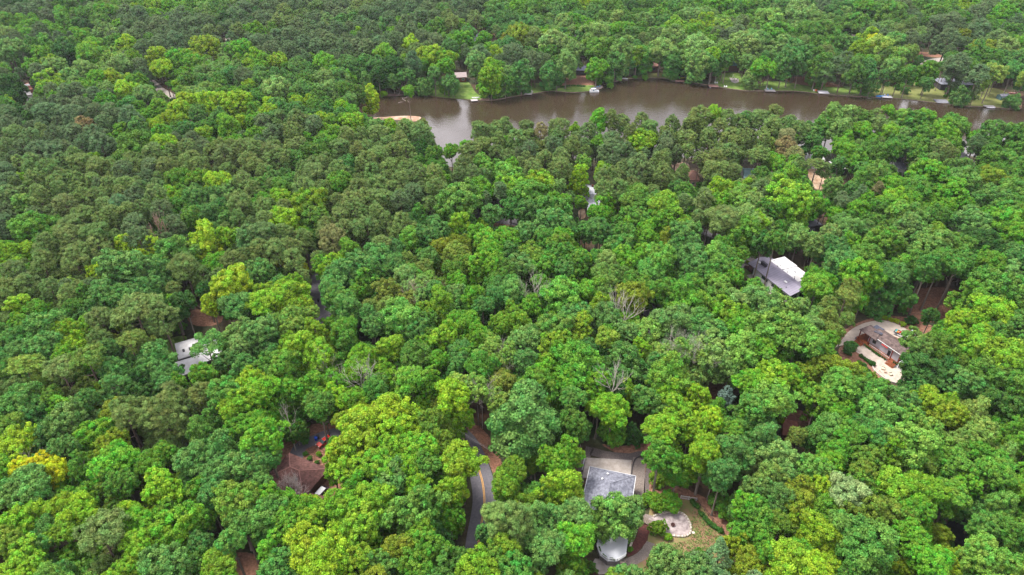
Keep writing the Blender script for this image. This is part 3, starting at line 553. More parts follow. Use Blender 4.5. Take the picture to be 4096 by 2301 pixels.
T[1,0] = """3 30 10 g|20 6 8 q|32 10 8 t|12 18 8 q|27 20 9 t|40 8 7 q|50 6 7 q|62 8 8 t|75 8 8 q|88 6 8 q|100 6 8 t|48 16 8 t|60 18 8 q|72 18 8 t|84 14 8 q|96 14 9 t|108 12 8 q|120 8 8 q|134 8 9 q|150 8 9 q|166 8 8 q|180 10 7 b|193 6 7 q|205 6 8 q|218 5 8 q|228 8 8 m|35 22 8 t|45 24 9 q|55 26 8 q|68 28 8 q|84 21 8 b|96 19 9 b|105 22 9 q|118 14 8 q|130 18 7 q|145 20 8 q|160 16 8 q|154 17 5 g|172 16 7 q|185 16 7 t|198 12 7 q|210 17 9 tq|224 14 9 b|232 4 8 m|8 40 8 q|25 34 9 q|38 34 10 q|53 32 7 q|65 36 9 q|80 28 9 q|101 31 6 y|115 28 8 q|127 22 8 b|140 30 7 q|133 30 5 g|150 30 8 q|165 20 6 g|175 26 9 m|188 22 8 t|197 24 6 g|205 31 7 b|200 38 9 g|218 36 7 g|6 52 8 y|20 46 9 q|36 46 10 q|50 42 10 q|62 44 10 q|75 42 10 q|88 44 8 q|100 42 9 q|110 44 9 q|122 42 9 q|136 38 8 q|150 43 10 y|160 36 8 q|172 38 9 q|155 48 9 t|187 44 8 b|215 48 9 q|227 50 8 y|210 58 11 l|15 56 7 g|28 58 9 yg|45 62 9 b|70 60 11 g|92 62 9 b|107 58 8 b|125 52 10 g|118 60 8 b|135 62 9 d|148 62 8 q|152 56 8 q|168 54 11 yg|182 56 10 yg|183 62 8 g|172 68 6 b|225 66 11 yg|222 80 9 g|236 78 9 l|10 76 9 b|30 72 9 b|52 76 8 m|70 74 9 l|85 72 8 b|88 70 6 g|108 74 7 b|120 70 8 d|134 76 9 b|146 72 8 b|162 82 9 b|185 78 8 b|181 78 5 g|190 78 7 b|148 86 6 g|25 84 14 l|5 92 8 m|18 96 6 y|48 86 10 b|62 90 9 m|70 86 9 l|88 84 8 m|100 86 8 m|94 92 7 l|112 88 9 y|44 96 8 y|56 94 6 y|70 98 8 m|28 100 9 b|5 104 9 my|18 106 9 y|40 104 8 b|72 104 8 b|85 100 7 y|85 108 9 b|95 104 7 g|97 115 10 yg|108 113 7 m|117 118 7 l|12 114 9 q|30 112 10 t|45 114 12 t|60 116 10 q|66 110 6 y|70 121 7 y|40 124 11 t|20 124 9 q|3 126 8 g|55 130 7 g|70 130 8 g|78 124 7 g|90 128 11 t|104 126 8 t|120 126 10 t|130 117 7 yg|145 117 7 l|142 122 8 t|161 119 9 t|158 124 11 t|140 130 8 t|215 120 10 t|230 119 9 t|232 128 8 t"""
T[2,0] = """3 12 9 b|14 6 8 g|10 20 9 b|30 10 11 m|40 8 8 m|25 22 8 b|52 10 8 b|62 22 9 l|70 20 7 g|60 8 8 m|70 8 8 m|80 4 6 y|88 12 9 b|100 8 9 m|112 12 9 m|98 18 8 m|108 20 10 l|120 8 8 d|132 6 9 m|145 6 8 m|120 22 8 m|137 20 8 l|150 14 11 mg|152 22 8 b|165 8 9 b|175 10 10 m|165 20 8 m|178 16 9 l|190 14 8 l|205 6 10 g|220 8 9 m|228 6 9 g|215 16 7 g|192 22 10 y|208 24 9 ly|225 22 10 tq|18 34 12 o|32 32 9 t|8 44 9 b|40 34 7 y|50 42 16 lt|70 48 10 l|62 58 11 l|78 32 8 b|90 34 13 l|98 30 7 l|108 30 9 g|118 30 9 mg|122 34 9 b|141 34 8 t|150 32 6 t|165 28 12 g|180 32 10 g|162 36 13 l|175 46 8 m|12 52 12 q|30 56 10 q|45 50 8 m|88 48 12 m|100 44 9 m|115 46 13 l|108 58 9 b|118 60 9 b|128 50 7 yg|136 52 9 m|133 62 6 b|150 50 14 l|160 60 10 b|185 45 15 l|182 58 14 lm|178 68 12 b|200 52 8 yg|198 60 8 b|210 50 10 m|212 56 6 b|5 78 8 m|20 66 11 b|20 76 8 b|45 66 9 b|53 74 7 d|90 64 10 g|100 75 7 m|162 70 5 m|228 42 14 l|222 30 9 q|5 115 8 t|25 118 8 t|15 128 10 t|38 120 8 r|28 126 9 t|55 118 11 t|70 118 6 yg|52 126 10 t|82 120 10 tq|92 108 9 g|104 108 8 t|112 114 10 t|132 112 9 t|140 118 8 t|122 120 7 t|105 128 9 q|132 130 14 yg|161 113 8 t|185 108 12 t|180 116 12 t|200 105 8 yg|213 108 8 t|205 118 11 t|222 112 9 t|226 118 9 t|155 128 9 q|175 128 10 t|165 126 6 b|195 128 11 t|215 128 11 t|230 126 8 t|230 108 7 b"""
T[3,0] = """3 4 6 y|10 6 10 m|22 11 7 t|33 6 8 b|45 6 8 b|18 19 14 lg|47 12 13 l|50 22 12 l|62 18 10 l|25 31 14 mg|55 30 10 m|72 30 10 m|5 40 12 l|35 42 14 lb|45 50 14 b|62 42 10 m|52 38 5 t|90 42 9 b|80 36 8 m|70 6 8 q|82 8 8 b|92 8 8 b|108 10 10 gm|98 22 11 m|90 12 6 l|122 8 8 m|130 14 13 m|138 12 9 m|125 26 7 l|117 30 7 q|145 6 7 q|152 22 6 t|165 6 10 m|170 12 9 m|150 36 8 q|148 42 8 q|175 22 9 q|188 22 11 q|190 10 8 m|200 6 8 yg|198 18 8 m|212 14 11 q|214 28 11 q|222 8 8 q|236 14 12 g|248 8 8 m|250 20 7 q|255 22 8 g|245 30 8 m|232 36 10 ql|112 36 11 yg|115 39 7 Y|104 46 9 yg|122 46 14 ly|135 42 12 lm|140 56 11 ly|150 50 8 lo|150 68 7 m|159 55 4 b|168 66 9 gm|185 38 13 q|195 60 13 q|215 48 10 m|228 55 9 m|225 42 5 o|240 44 9 l|250 42 8 g|250 56 10 b|247 66 9 b|10 66 9 g|2 74 9 l|20 66 8 g|32 62 11 b|40 55 12 b|47 64 7 b|65 60 10 m|72 66 10 qb|90 58 10 q|100 64 11 mb|110 66 11 b|115 76 7 b|132 62 8 l|128 70 6 b|140 72 7 mb|165 78 6 b|215 68 10 q|228 70 10 ly|199 89 9 b|246 95 8 b|104 83 3 g|212 84 5 q|24 104 8 t|10 112 12 t|22 116 11 t|38 114 10 t|47 120 10 t|35 126 9 r|56 118 7 b|78 106 12 lm|90 108 12 l|70 114 9 m|105 110 10 m|85 120 12 l|118 108 9 t|130 102 6 g|122 114 9 t|105 122 10 g|130 118 8 l|128 124 11 g|140 110 10 gl|148 114 13 m|165 108 8 gm|171 114 5 y|190 116 14 m|180 122 14 g|165 124 11 m|185 130 12 g|226 122 11 bm|245 122 11 m|255 126 9 m|212 130 7 qb|12 128 9 t|60 130 7 b|90 128 9 g"""
T[0,1] = """8 8 10 tq|22 8 9 q|36 10 10 q|50 12 9 q|62 8 8 q|78 4 9 q|95 6 13 q|70 14 9 t|88 18 7 yg|128 8 16 dg|155 6 10 y|145 14 12 t|175 8 9 t|180 20 11 t|190 8 9 q|210 16 12 tq|205 6 8 t|225 8 9 t|232 20 10 t|155 26 10 t|140 26 10 q|128 26 9 t|115 28 9 q|105 26 8 t|90 26 10 t|75 22 10 t|58 20 9 tq|45 26 9 t|30 22 10 t|18 22 9 t|6 30 10 q|55 32 8 t|33 38 11 t|40 42 6 yg|52 40 8 t|55 46 8 t|72 38 9 t|70 48 6 t|88 38 8 t|101 42 9 t|76 52 8 t|118 44 10 t|112 50 9 t|132 48 11 tq|128 54 10 q|145 52 11 tq|135 40 4 g|158 50 8 yg|166 38 11 gd|185 38 9 go|205 42 11 y|218 35 5 y|213 48 9 l|197 52 8 b|228 40 10 t|182 56 11 b|196 70 9 b|178 74 10 m|10 52 11 tq|22 62 14 lg|36 52 11 t|30 82 14 mg|40 86 8 m|62 62 12 tq|78 70 10 t|90 56 11 t|98 62 9 t|105 70 9 t|120 66 10 t|132 64 9 t|112 60 10 q|95 76 9 t|70 80 12 t|68 92 13 t|60 86 9 t|90 88 12 t|92 100 13 t|125 80 12 q|130 92 12 q|150 66 10 q|162 78 9 q|170 62 8 m|42 96 11 t|75 104 10 t|70 112 13 t|40 114 12 t|52 112 8 t|5 105 9 yg|15 112 8 y|12 122 11 tq|27 134 11 tq|122 98 10 y|130 106 7 y|115 120 17 b|92 124 9 yY|100 128 6 y|162 104 17 bg|150 120 10 b|192 94 19 y|215 92 10 yg|226 92 8 gm|172 118 13 t|205 118 11 g|218 112 11 t|190 118 6 m|225 102 8 t|232 90 12 tq|225 62 13 t|222 72 8 t|215 135 17 y|232 124 10 b|8 80 6 q|60 126 8 d"""
T[1,1] = """18 14 12 tq|5 10 9 t|3 24 9 t|27 20 12 t|22 35 9 b|8 42 8 m|40 20 9 bm|38 10 8 t|45 6 9 t|60 14 10 m|66 8 12 m|85 8 10 t|102 10 9 t|110 8 8 t|120 16 11 t|108 22 11 t|135 12 11 t|145 8 9 t|92 22 8 b|68 22 8 t|82 30 12 t|60 33 12 t|30 47 11 gb|2 46 9 t|50 46 12 t|70 46 9 t|84 42 11 mg|55 60 15 gy|30 58 12 yg|62 74 11 m|12 62 9 t|14 74 8 t|30 76 14 y|45 90 7 g|12 88 12 tq|30 88 10 t|38 100 10 t|25 102 12 t|10 102 10 t|7 110 7 t|40 110 9 t|30 116 7 Y|47 122 8 Yy|10 124 12 b|28 126 8 b|172 14 10 dg|160 6 7 d|158 12 7 d|188 10 7 g|206 12 11 t|218 6 9 t|200 24 10 t|230 12 8 t|115 32 12 t|132 28 12 t|140 40 12 t|120 44 12 t|158 30 9 tq|172 32 10 tl|180 38 7 g|195 32 8 tq|208 32 9 tq|175 46 12 t|100 46 11 t|108 56 11 t|95 58 10 t|125 56 11 t|118 68 8 t|140 56 10 q|153 50 9 q|98 66 12 t|86 72 10 t|107 74 10 t|88 82 9 t|110 84 14 t|142 80 13 t|128 74 8 t|76 92 14 r|123 98 9 t|92 102 10 mg|80 114 9 yg|158 70 9 m|152 78 9 d|222 28 9 gl|195 60 19 bg|214 46 11 g|234 46 7 q|225 70 10 b|175 84 12 b|195 80 12 yg|212 88 9 g|220 95 12 g|150 94 12 gb|165 92 11 b|180 102 9 o|192 108 12 ot|200 96 8 o|168 110 9 b|120 112 15 b|130 104 12 b|105 118 13 b|90 122 14 b|78 128 10 b|105 130 12 gb|118 124 9 dm|135 118 10 b|150 124 9 gl|145 128 11 l|190 122 9 mo|222 116 13 g|225 104 9 g"""
T[2,1] = """3 4 8 g|8 16 8 t|24 18 8 t|30 26 9 t|12 24 8 g|28 8 8 q|50 6 9 q|42 18 9 t|56 16 10 t|58 26 10 t|68 4 8 t|78 22 8 gl|95 28 8 yg|74 32 9 y|38 40 13 yg|101 36 13 t|97 46 10 t|110 46 10 t|130 26 13 tq|152 18 10 t|152 32 10 t|170 30 8 t|105 10 11 q|155 6 8 q|200 18 11 t|215 14 11 t|208 28 9 t|8 34 12 gl|10 46 13 g|25 52 14 gb|10 62 10 b|25 66 12 b|45 50 8 m|50 56 8 g|52 66 15 bg|45 76 12 b|60 80 12 b|65 53 6 l|76 58 6 g|98 62 12 g|92 70 10 g|92 84 12 b|128 60 14 m|128 72 12 m|152 64 14 go|150 74 12 g|172 48 10 m|165 44 7 b|190 56 12 tq|205 46 13 yg|205 58 10 g|225 54 12 gl|230 64 11 l|228 74 11 l|210 74 14 t|230 86 13 mg|220 92 11 mg|72 88 7 g|5 86 6 t|22 88 11 bl|10 96 10 g|40 92 9 m|55 98 11 mo|30 108 13 mo|55 108 12 m|10 104 10 b|115 88 9 m|138 92 11 g|155 92 9 o|172 88 14 b|165 98 10 b|180 98 9 b|110 100 12 bg|118 112 14 g|90 110 9 m|100 116 11 l|73 108 7 g|72 116 11 mg|20 118 12 bl|42 118 12 mg|5 122 10 m|85 130 8 g|95 124 9 ml|150 112 14 gb|140 122 12 bg|180 110 12 b|200 108 13 bg|182 126 8 g|195 124 13 mb|220 128 9 g|60 122 9 b"""
T[3,1] = """9 17 11 t|18 6 8 ot|34 6 9 r|42 14 9 rt|47 24 8 t|62 26 9 t|70 28 7 t|33 28 8 m|28 26 8 g|54 10 6 b|66 12 7 bg|85 6 9 g|92 12 10 g|100 18 11 gm|84 22 7 b|115 12 12 m|130 12 10 m|140 5 10 mb|160 10 11 m|178 8 10 t|190 6 9 mg|172 20 8 t|165 32 14 g|195 28 12 mt|225 20 9 m|240 24 12 m|250 10 9 m|252 28 10 m|218 28 6 g|225 36 9 o|155 46 12 m|200 40 15 ml|190 52 14 g|228 54 12 b|245 50 14 m|240 66 12 m|235 76 14 g|252 72 10 g|250 88 10 g|220 94 12 d|12 32 8 m|12 46 10 tq|24 42 9 t|40 32 9 g|52 42 8 gb|35 58 19 gy|55 58 13 g|5 58 9 l|18 66 9 dg|5 80 10 yg|12 96 10 db|25 94 9 m|78 44 9 lm|80 56 7 bm|96 60 7 q|105 54 6 r|120 30 11 tg|106 38 12 m|132 44 10 g|135 56 12 yg|130 64 12 g|118 66 10 m|153 56 8 g|140 70 11 gl|155 74 14 ml|150 82 12 lb|175 70 10 m|209 75 13 lb|176 90 10 og|160 94 9 b|170 100 16 ml|190 100 14 m|205 98 8 m|195 115 14 m|165 116 14 m|74 89 11 lt|95 84 12 bl|46 92 12 lb|95 96 10 g|82 104 11 b|85 116 14 b|110 108 12 m|125 96 14 mo|140 118 12 gm|135 126 12 b|103 126 17 g|60 120 6 m|62 130 11 g|225 116 12 gm|212 130 12 m|245 124 12 l|250 110 10 b"""
T[0,2] = """5 6 9 t|5 14 9 t|25 6 12 t|47 6 9 t|62 12 9 t|78 8 8 q|18 25 12 yg|35 28 6 g|52 19 8 ly|55 28 8 g|95 14 12 b|110 16 12 b|130 12 12 b|105 26 10 b|140 5 9 b|68 26 9 m|92 36 11 t|130 36 22 t|150 34 14 t|163 30 7 t|172 22 11 d|167 44 6 g|45 46 20 bm|12 40 8 yg|12 56 12 bm|20 66 10 b|5 84 9 md|40 66 14 b|62 48 10 yg|82 48 10 gy|70 60 13 y|60 70 9 g|122 60 12 to|108 56 7 o|82 76 15 to|58 84 13 t|26 86 15 ty|15 98 9 t|100 66 11 b|105 84 12 b|110 98 13 b|125 78 10 d|125 95 12 d|145 74 17 b|155 88 12 b|150 96 8 g|170 86 7 b|195 64 17 b|206 64 6 g|190 88 12 gm|222 26 13 b|225 48 12 lb|222 62 9 l|220 72 8 yg|228 80 10 b|235 95 12 y|212 104 14 gl|216 122 11 yg|190 104 8 o|232 112 14 gy|20 118 17 bm|48 110 10 mg|58 120 13 g|80 112 10 b|90 120 9 yo|98 128 9 o|62 132 16 bl|25 132 12 b|118 126 13 t|150 124 19 t|175 120 9 t"""
T[1,2] = """12 24 14 gy|35 18 16 gy|48 26 10 yg|38 34 10 ly|60 46 12 oy|75 42 8 g|88 48 12 gm|10 50 14 bl|45 64 16 gy|30 80 14 mg|65 70 14 gy|15 84 12 m|90 58 10 m|85 18 16 bg|90 26 12 b|75 8 11 b|105 30 8 gm|128 10 12 ot|128 24 10 to|155 16 6 to|115 44 10 b|140 38 18 bg|155 46 10 b|178 18 12 go|190 22 10 b|182 32 7 l|210 16 12 g|198 8 8 g|228 16 10 b|183 50 13 gy|168 52 9 m|200 56 5 y|205 42 10 g|215 52 8 yg|228 46 8 b|130 64 14 gy|105 70 10 yg|155 70 14 md|195 78 10 b|100 84 14 gy|215 80 14 gb|212 98 11 ly|148 95 15 gm|168 95 12 g|178 88 6 g|190 108 16 y|175 118 9 ol|118 104 12 mb|80 108 12 y|98 112 10 g|35 104 14 gm|60 96 14 g|50 116 16 md|65 118 13 md|10 104 14 gy|12 120 14 g|25 128 12 g|5 94 10 y|105 124 10 oy|130 124 19 y|100 134 14 y|170 130 10 mo|200 128 11 gy"""
T[2,2] = """10 14 14 bm|12 30 10 go|18 40 12 go|58 16 19 gb|72 34 13 b|82 10 9 gm|95 22 11 yo|100 34 12 bl|118 32 7 lg|125 16 16 o|150 12 11 gb|175 12 17 mg|180 24 18 gm|205 16 12 gl|220 24 16 l|215 36 16 gy|230 46 16 g|50 46 16 bg|75 44 13 oy|35 50 7 g|82 60 6 g|100 56 10 yl|25 58 14 bl|50 62 14 og|22 76 10 b|8 70 9 ly|75 78 20 gm|92 72 8 b|117 74 17 b|138 50 14 ly|118 48 7 g|165 42 17 bl|190 46 18 b|200 66 18 l|225 66 18 gl|215 80 13 lb|170 66 12 ly|190 68 10 ly|158 88 19 mo|180 90 9 l|9 98 9 ot|35 98 17 gm|60 98 12 g|90 98 12 gy|90 84 6 yg|118 98 7 yg|106 96 7 l|25 126 30 b|68 112 11 bm|105 120 15 gy|128 104 8 b|140 114 13 bm|158 104 13 yg|185 108 13 yg|165 120 14 gy|195 130 12 y|212 107 8 k|234 98 15 g|238 116 13 mb"""
T[3,2] = """10 24 16 lb|28 22 14 lg|45 26 10 l|5 8 10 gb|28 10 6 g|22 50 21 gl|45 58 19 gl|10 62 14 g|8 50 8 yg|62 8 14 gm|90 18 9 to|80 48 8 to|105 18 7 g|122 18 13 bm|140 12 15 mb|170 33 8 d|210 14 17 mg|235 10 18 m|200 24 9 m|228 34 17 yg|195 40 12 yg|250 45 12 mb|155 62 16 mt|178 64 15 mo|215 60 17 g|235 74 20 gy|225 88 18 m|160 85 15 d|180 84 13 d|195 95 14 b|245 95 16 m|68 80 9 o|112 94 9 og|20 96 18 gy|22 114 20 gl|48 102 7 gm|83 100 16 gb|65 112 13 gm|120 104 12 bg|145 112 13 b|120 122 16 lg|80 126 10 g|168 114 15 yo|187 128 12 oy|210 124 16 lo|240 118 13 dm|135 128 9 g|160 132 6 b"""
T[0,3] = """10 8 12 mo|15 20 16 y|8 30 10 y|40 16 12 b|58 28 11 b|5 47 12 g|25 66 20 b|50 47 11 Y|32 52 6 g|75 42 12 mg|72 54 9 g|90 12 14 g|105 24 12 oy|108 42 17 g|95 56 12 mo|112 60 12 m|140 40 12 gm|185 8 11 mb|180 36 15 b|205 28 16 b|230 44 17 b|207 48 14 b|152 64 16 yg|170 56 10 go|190 54 8 om|145 76 11 yg|175 74 11 yg|198 64 7 b|180 90 16 gm|120 86 12 y|130 94 12 g|25 92 18 yg|10 82 9 mo|75 86 14 y|60 82 13 y|80 74 11 y|95 88 8 g|60 106 12 go|10 114 12 om|97 107 20 t|118 130 8 tm|35 116 12 bm|25 132 17 yg|45 140 12 b|65 130 12 gm|90 128 9 g|75 142 12 gl|130 116 14 gy|163 100 19 g|160 116 8 y|220 78 18 mo|228 94 16 mb|216 112 16 mb|155 136 20 b|205 116 8 b|203 132 15 go"""
T[1,3] = """15 14 18 g|12 38 15 b|12 62 14 b|43 11 11 md|102 20 20 yg|86 26 12 y|95 44 15 yg|78 47 9 yg|140 14 19 y|135 30 16 gy|160 26 14 g|120 42 15 g|150 42 13 gy|98 60 12 g|130 56 17 bl|150 60 10 bl|165 42 14 m|180 20 12 om|192 8 9 gy|197 40 19 yg|187 64 13 yg|195 73 8 g|15 92 18 mb|18 76 12 g|34 78 10 g|32 96 12 gm|57 81 10 y|55 94 13 yg|85 82 20 gy|118 74 15 gy|105 98 20 gy|155 84 22 bg|172 97 11 b|160 106 13 go|55 118 21 y|80 112 19 y|70 132 22 y|100 130 14 yg|22 118 15 g|25 140 17 bm|138 120 13 o|120 132 13 mb|145 138 11 g|170 118 14 gm|182 130 13 mb|193 99 8 mo|188 106 7 g|209 129 8 g|212 142 17 yg|231 90 16 tl|225 106 12 b|232 127 15 mo"""
T[2,3] = """12 46 13 og|5 62 13 go|22 70 10 m|57 60 19 yg|75 70 7 gm|42 30 7 m|65 26 11 g|15 92 19 tl|52 92 13 bl|42 120 17 bl|72 110 16 g|5 118 14 og|15 142 16 bg|82 137 8 mo|107 86 21 lg|112 104 7 bl|105 14 13 gm|125 12 9 d|150 32 17 mg|150 10 15 yg|165 50 9 gm|192 28 13 yg|185 8 12 yg|178 42 9 g|172 58 7 m|220 30 15 b|208 48 11 b|158 136 21 bl|205 122 14 c|227 105 11 gb|232 64 9 mo|232 134 12 o"""
T[3,3] = """15 12 14 b|30 32 15 lt|45 14 9 to|20 50 11 lo|5 66 13 mq|35 52 13 bl|30 74 14 b|60 46 13 bg|75 42 12 g|50 62 11 o|45 76 13 o|80 32 11 gm|75 10 15 bm|95 12 13 gb|110 36 13 mo|108 48 11 mo|120 14 13 bm|92 70 16 h|70 74 8 h|110 58 13 gb|150 22 20 gl|135 26 12 gy|165 30 16 gb|170 14 14 gl|190 14 10 y|215 12 13 lo|195 42 15 gb|135 62 15 gy|160 66 17 gy|160 84 12 g|120 84 17 mo|190 70 13 mg|205 58 13 g|230 50 15 gb|215 82 11 b|235 78 13 bg|248 64 11 g|252 25 9 gm|220 100 13 mb|245 105 12 m|65 102 17 y|50 88 9 y|30 96 11 mo|3 100 6 g|15 94 8 m|18 122 12 gm|5 136 11 oy|40 132 19 yg|60 140 13 y|105 116 24 bg|150 110 15 g|168 132 17 g|178 108 11 o|190 137 11 oy|215 126 20 gl|238 136 14 gl|250 120 11 m"""
TX = (0, 1000, 2000, 2996); TY = (0, 560, 1120, 1681)
# photo outlines where no unlisted tree may stand in the way
CLEAR = [
 [(1395,440),(1450,396),(1560,384),(1740,388),(2000,398),(2200,366),(2360,366),(2412,345),(2520,316),(2640,313),(2850,345),(3160,365),(3500,391),(3740,412),(3950,429),(4096,415),(4096,500),(3900,502),(3700,452),(3500,422),(3300,418),(3200,485),(3080,428),(3000,445),(2900,425),(2700,430),(2660,440),(2640,498),(2560,445),(2350,440),(2330,495),(2240,462),(2100,482),(2050,550),(1960,495),(1895,510),(1805,590),(1840,650),(1795,662),(1770,600),(1745,540),(1710,472),(1580,462),(1480,470),(1440,452)],
 [(1650,378),(1750,345),(1790,360),(1800,395)], [(1800,285),(1865,285),(1870,325),(1885,335),(1900,395),(1810,395)],
 [(2045,385),(2060,355),(2160,340),(2240,350),(2250,300),(2310,262),(2345,262),(2345,300),(2400,315),(2400,350),(2360,366),(2200,364)],
 [(2595,245),(2635,245),(2635,295),(2690,310),(2500,315),(2595,290)], [(2915,250),(2945,250),(2950,300),(2965,330),(2990,355),(2850,340),(2890,300)],
 [(3050,362),(3060,330),(3220,345),(3460,355),(3560,295),(3610,295),(3640,335),(3700,345),(3780,400),(3940,400),(3990,350),(4050,370),(4060,432),(3850,420),(3500,388),(3300,376)],
 [(3780,285),(3830,285),(3830,340),(3780,335)], [(3870,285),(3915,290),(3915,340),(3870,335)],
 [(2975,1085),(2960,1060),(3000,1020),(3060,1022),(3140,1028),(3215,1085),(3225,1110),(3185,1195),(3110,1170),(3040,1130)],
 [(3330,1390),(3390,1310),(3470,1262),(3600,1255),(3700,1320),(3700,1355),(3620,1375),(3600,1440),(3605,1535),(3580,1545),(3480,1480),(3425,1420),(3380,1460),(3365,1400)],
 [(3640,1170),(3860,1150),(3840,1230),(3720,1300),(3650,1260)],
 [(1240,1165),(1290,1165),(1300,1240),(1325,1300),(1290,1300),(1255,1210)], [(1240,1130),(1290,1100),(1290,1165),(1240,1165)],
 [(1080,1780),(1200,1700),(1310,1690),(1300,1780),(1290,1850),(1330,1940),(1300,1985),(1150,1965),(1085,1930),(1085,1860)],
 [(1820,1685),(1880,1690),(1990,1790),(2010,1940),(1970,1990),(1950,2050),(1905,2130),(1905,2210),(1865,2200),(1880,2080),(1905,1960),(1920,1890),(1900,1770)],
 [(2030,1815),(2070,1815),(2060,1880),(2035,1880)],
 [(2320,1890),(2340,1790),(2420,1785),(2580,1780),(2620,1830),(2600,1980),(2550,2000),(2350,2000),(2330,1950)],
 [(2375,2140),(2500,2150),(2640,2170),(2600,2230),(2520,2290),(2400,2290),(2370,2200)],
 [(2560,2060),(2620,2050),(2740,2040),(2790,2060),(2920,2110),(2860,2230),(2780,2180),(2600,2180),(2560,2100)], [(2710,1980),(2800,1975),(2900,2120),(2850,2130)],
 [(700,1370),(790,1310),(880,1290),(860,1400),(800,1480),(700,1470),(690,1400)],
 [(75,315),(130,315),(140,385),(75,385)], [(80,430),(108,430),(108,460),(80,460)], [(610,330),(650,330),(700,385),(640,380)], [(255,250),(315,240),(315,290),(265,295)],
 [(1890,115),(1955,115),(1990,160),(1950,170),(1895,165)], [(2290,745),(2390,735),(2400,850),(2330,890),(2290,850)], [(2685,655),(2800,655),(2800,735),(2750,735)],
 [(2960,660),(3060,660),(3060,705),(2970,705)], [(3190,585),(3300,590),(3380,630),(3390,700),(3300,700),(3260,640),(3190,620)], [(3590,630),(3645,630),(3635,680),(3590,680)], [(3835,615),(3910,615),(3900,650),(3835,645)],
 [(3220,870),(3300,875),(3290,915),(3225,925)], [(3775,890),(3850,895),(3850,925),(3775,905)], [(1940,850),(2110,870),(2110,900),(1960,895)], [(2780,910),(2830,920),(2860,970),(2780,950)],
 [(3370,135),(3420,135),(3420,155),(3370,155)], [(3650,175),(3770,215),(3770,250),(3680,250),(3660,215)], [(3785,2040),(3870,2060),(3880,2190),(3790,2170)], [(905,150),(925,150),(925,195),(900,190)],
 [(2560,1230),(2620,1230),(2620,1290),(2560,1290)], [(2840,1500),(2950,1500),(2950,1600),(2850,1600)], [(3130,1660),(3230,1680),(3220,1740),(3120,1740)], [(2320,960),(2375,960),(2375,1010),(2330,1010)], [(920,2230),(1040,2210),(1020,2301),(920,2301)], [(3230,650),(3330,660),(3330,760),(3260,770)], [(3350,680),(3390,680),(3390,740),(3355,740)], [(760,1240),(850,1240),(850,1300),(760,1300)],
 [(1480,470),(1600,458),(1700,465),(1660,490),(1500,490)]]
NOBASE = [[(1860,2210),(1905,1960),(1920,1890),(1830,1700),(1980,1790),(2010,1940),(1950,2050),(1905,2210)]]+[CLEAR[i] for i in (9, 10, 12, 14, 17, 18, 19)]
# ------------------------------------------------------------------ trees
def foliage_mat(name, inst):
    m = bpy.data.materials.new(name); m.use_nodes = True; t = m.node_tree; b = t.nodes['Principled BSDF']; out = t.nodes['Material Output']
    b.inputs['Roughness'].default_value = .65; b.inputs['Specular IOR Level'].default_value = .18
    if inst: c = V(t, 'ShaderNodeAttribute', attribute_type='INSTANCER', attribute_name='tint'); cs = c.outputs['Color']
    else: c = V(t, 'ShaderNodeObjectInfo'); cs = c.outputs['Color']
    a = V(t, 'ShaderNodeAttribute', attribute_type='GEOMETRY', attribute_name='tone')
    sep = V(t, 'ShaderNodeSeparateColor'); t.links.new(a.outputs['Color'], sep.inputs[0])
    hs = V(t, 'ShaderNodeHueSaturation')
    h = V(t, 'ShaderNodeMapRange'); h.inputs[3].default_value = .462; h.inputs[4].default_value = .53; t.links.new(sep.outputs[1], h.inputs[0]); t.links.new(h.outputs[0], hs.inputs['Hue'])
    v = V(t, 'ShaderNodeMapRange'); v.inputs[3].default_value = .5; v.inputs[4].default_value = 1.55; t.links.new(sep.outputs[0], v.inputs[0]); t.links.new(v.outputs[0], hs.inputs['Value'])
    t.links.new(cs, hs.inputs['Color']); t.links.new(hs.outputs[0], b.inputs['Base Color'])
    tr = V(t, 'ShaderNodeBsdfTranslucent'); t.links.new(hs.outputs[0], tr.inputs['Color'])
    mx = V(t, 'ShaderNodeMixShader'); mx.inputs[0].default_value = .22
    t.links.new(b.outputs[0], mx.inputs[1]); t.links.new(tr.outputs[0], mx.inputs[2]); t.links.new(mx.outputs[0], out.inputs['Surface'])
    return m
FOL = foliage_mat('leaves', False); FOLF = foliage_mat('leaves_of_the_woods', True)
BARK = M('oak_bark', (.17, .13, .1), .95, .3, 2, c2=(.3, .25, .21)); BARKP = M('pine_bark', (.17, .11, .09), .95, .3, 2, c2=(.27, .19, .16)); DEADB = M('bare_wood', (.33, .29, .25), .9, .2, 2, c2=(.46, .41, .37))
def ico():
    p = (1+5**.5)/2
    v = np.array([(-1, p, 0), (1, p, 0), (-1, -p, 0), (1, -p, 0), (0, -1, p), (0, 1, p), (0, -1, -p), (0, 1, -p), (p, 0, -1), (p, 0, 1), (-p, 0, -1), (-p, 0, 1)], float)
    v /= np.linalg.norm(v[0])
    f = [(0, 11, 5), (0, 5, 1), (0, 1, 7), (0, 7, 10), (0, 10, 11), (1, 5, 9), (5, 11, 4), (11, 10, 2), (10, 7, 6), (7, 1, 8), (3, 9, 4), (3, 4, 2), (3, 2, 6), (3, 6, 8), (3, 8, 9), (4, 9, 5), (2, 4, 11), (6, 2, 10), (8, 6, 7), (9, 8, 1)]
    return v, np.array(f)
ICV, ICF = ico()
def unit(a): return a/np.maximum(np.linalg.norm(a, axis=-1, keepdims=True), 1e-9)
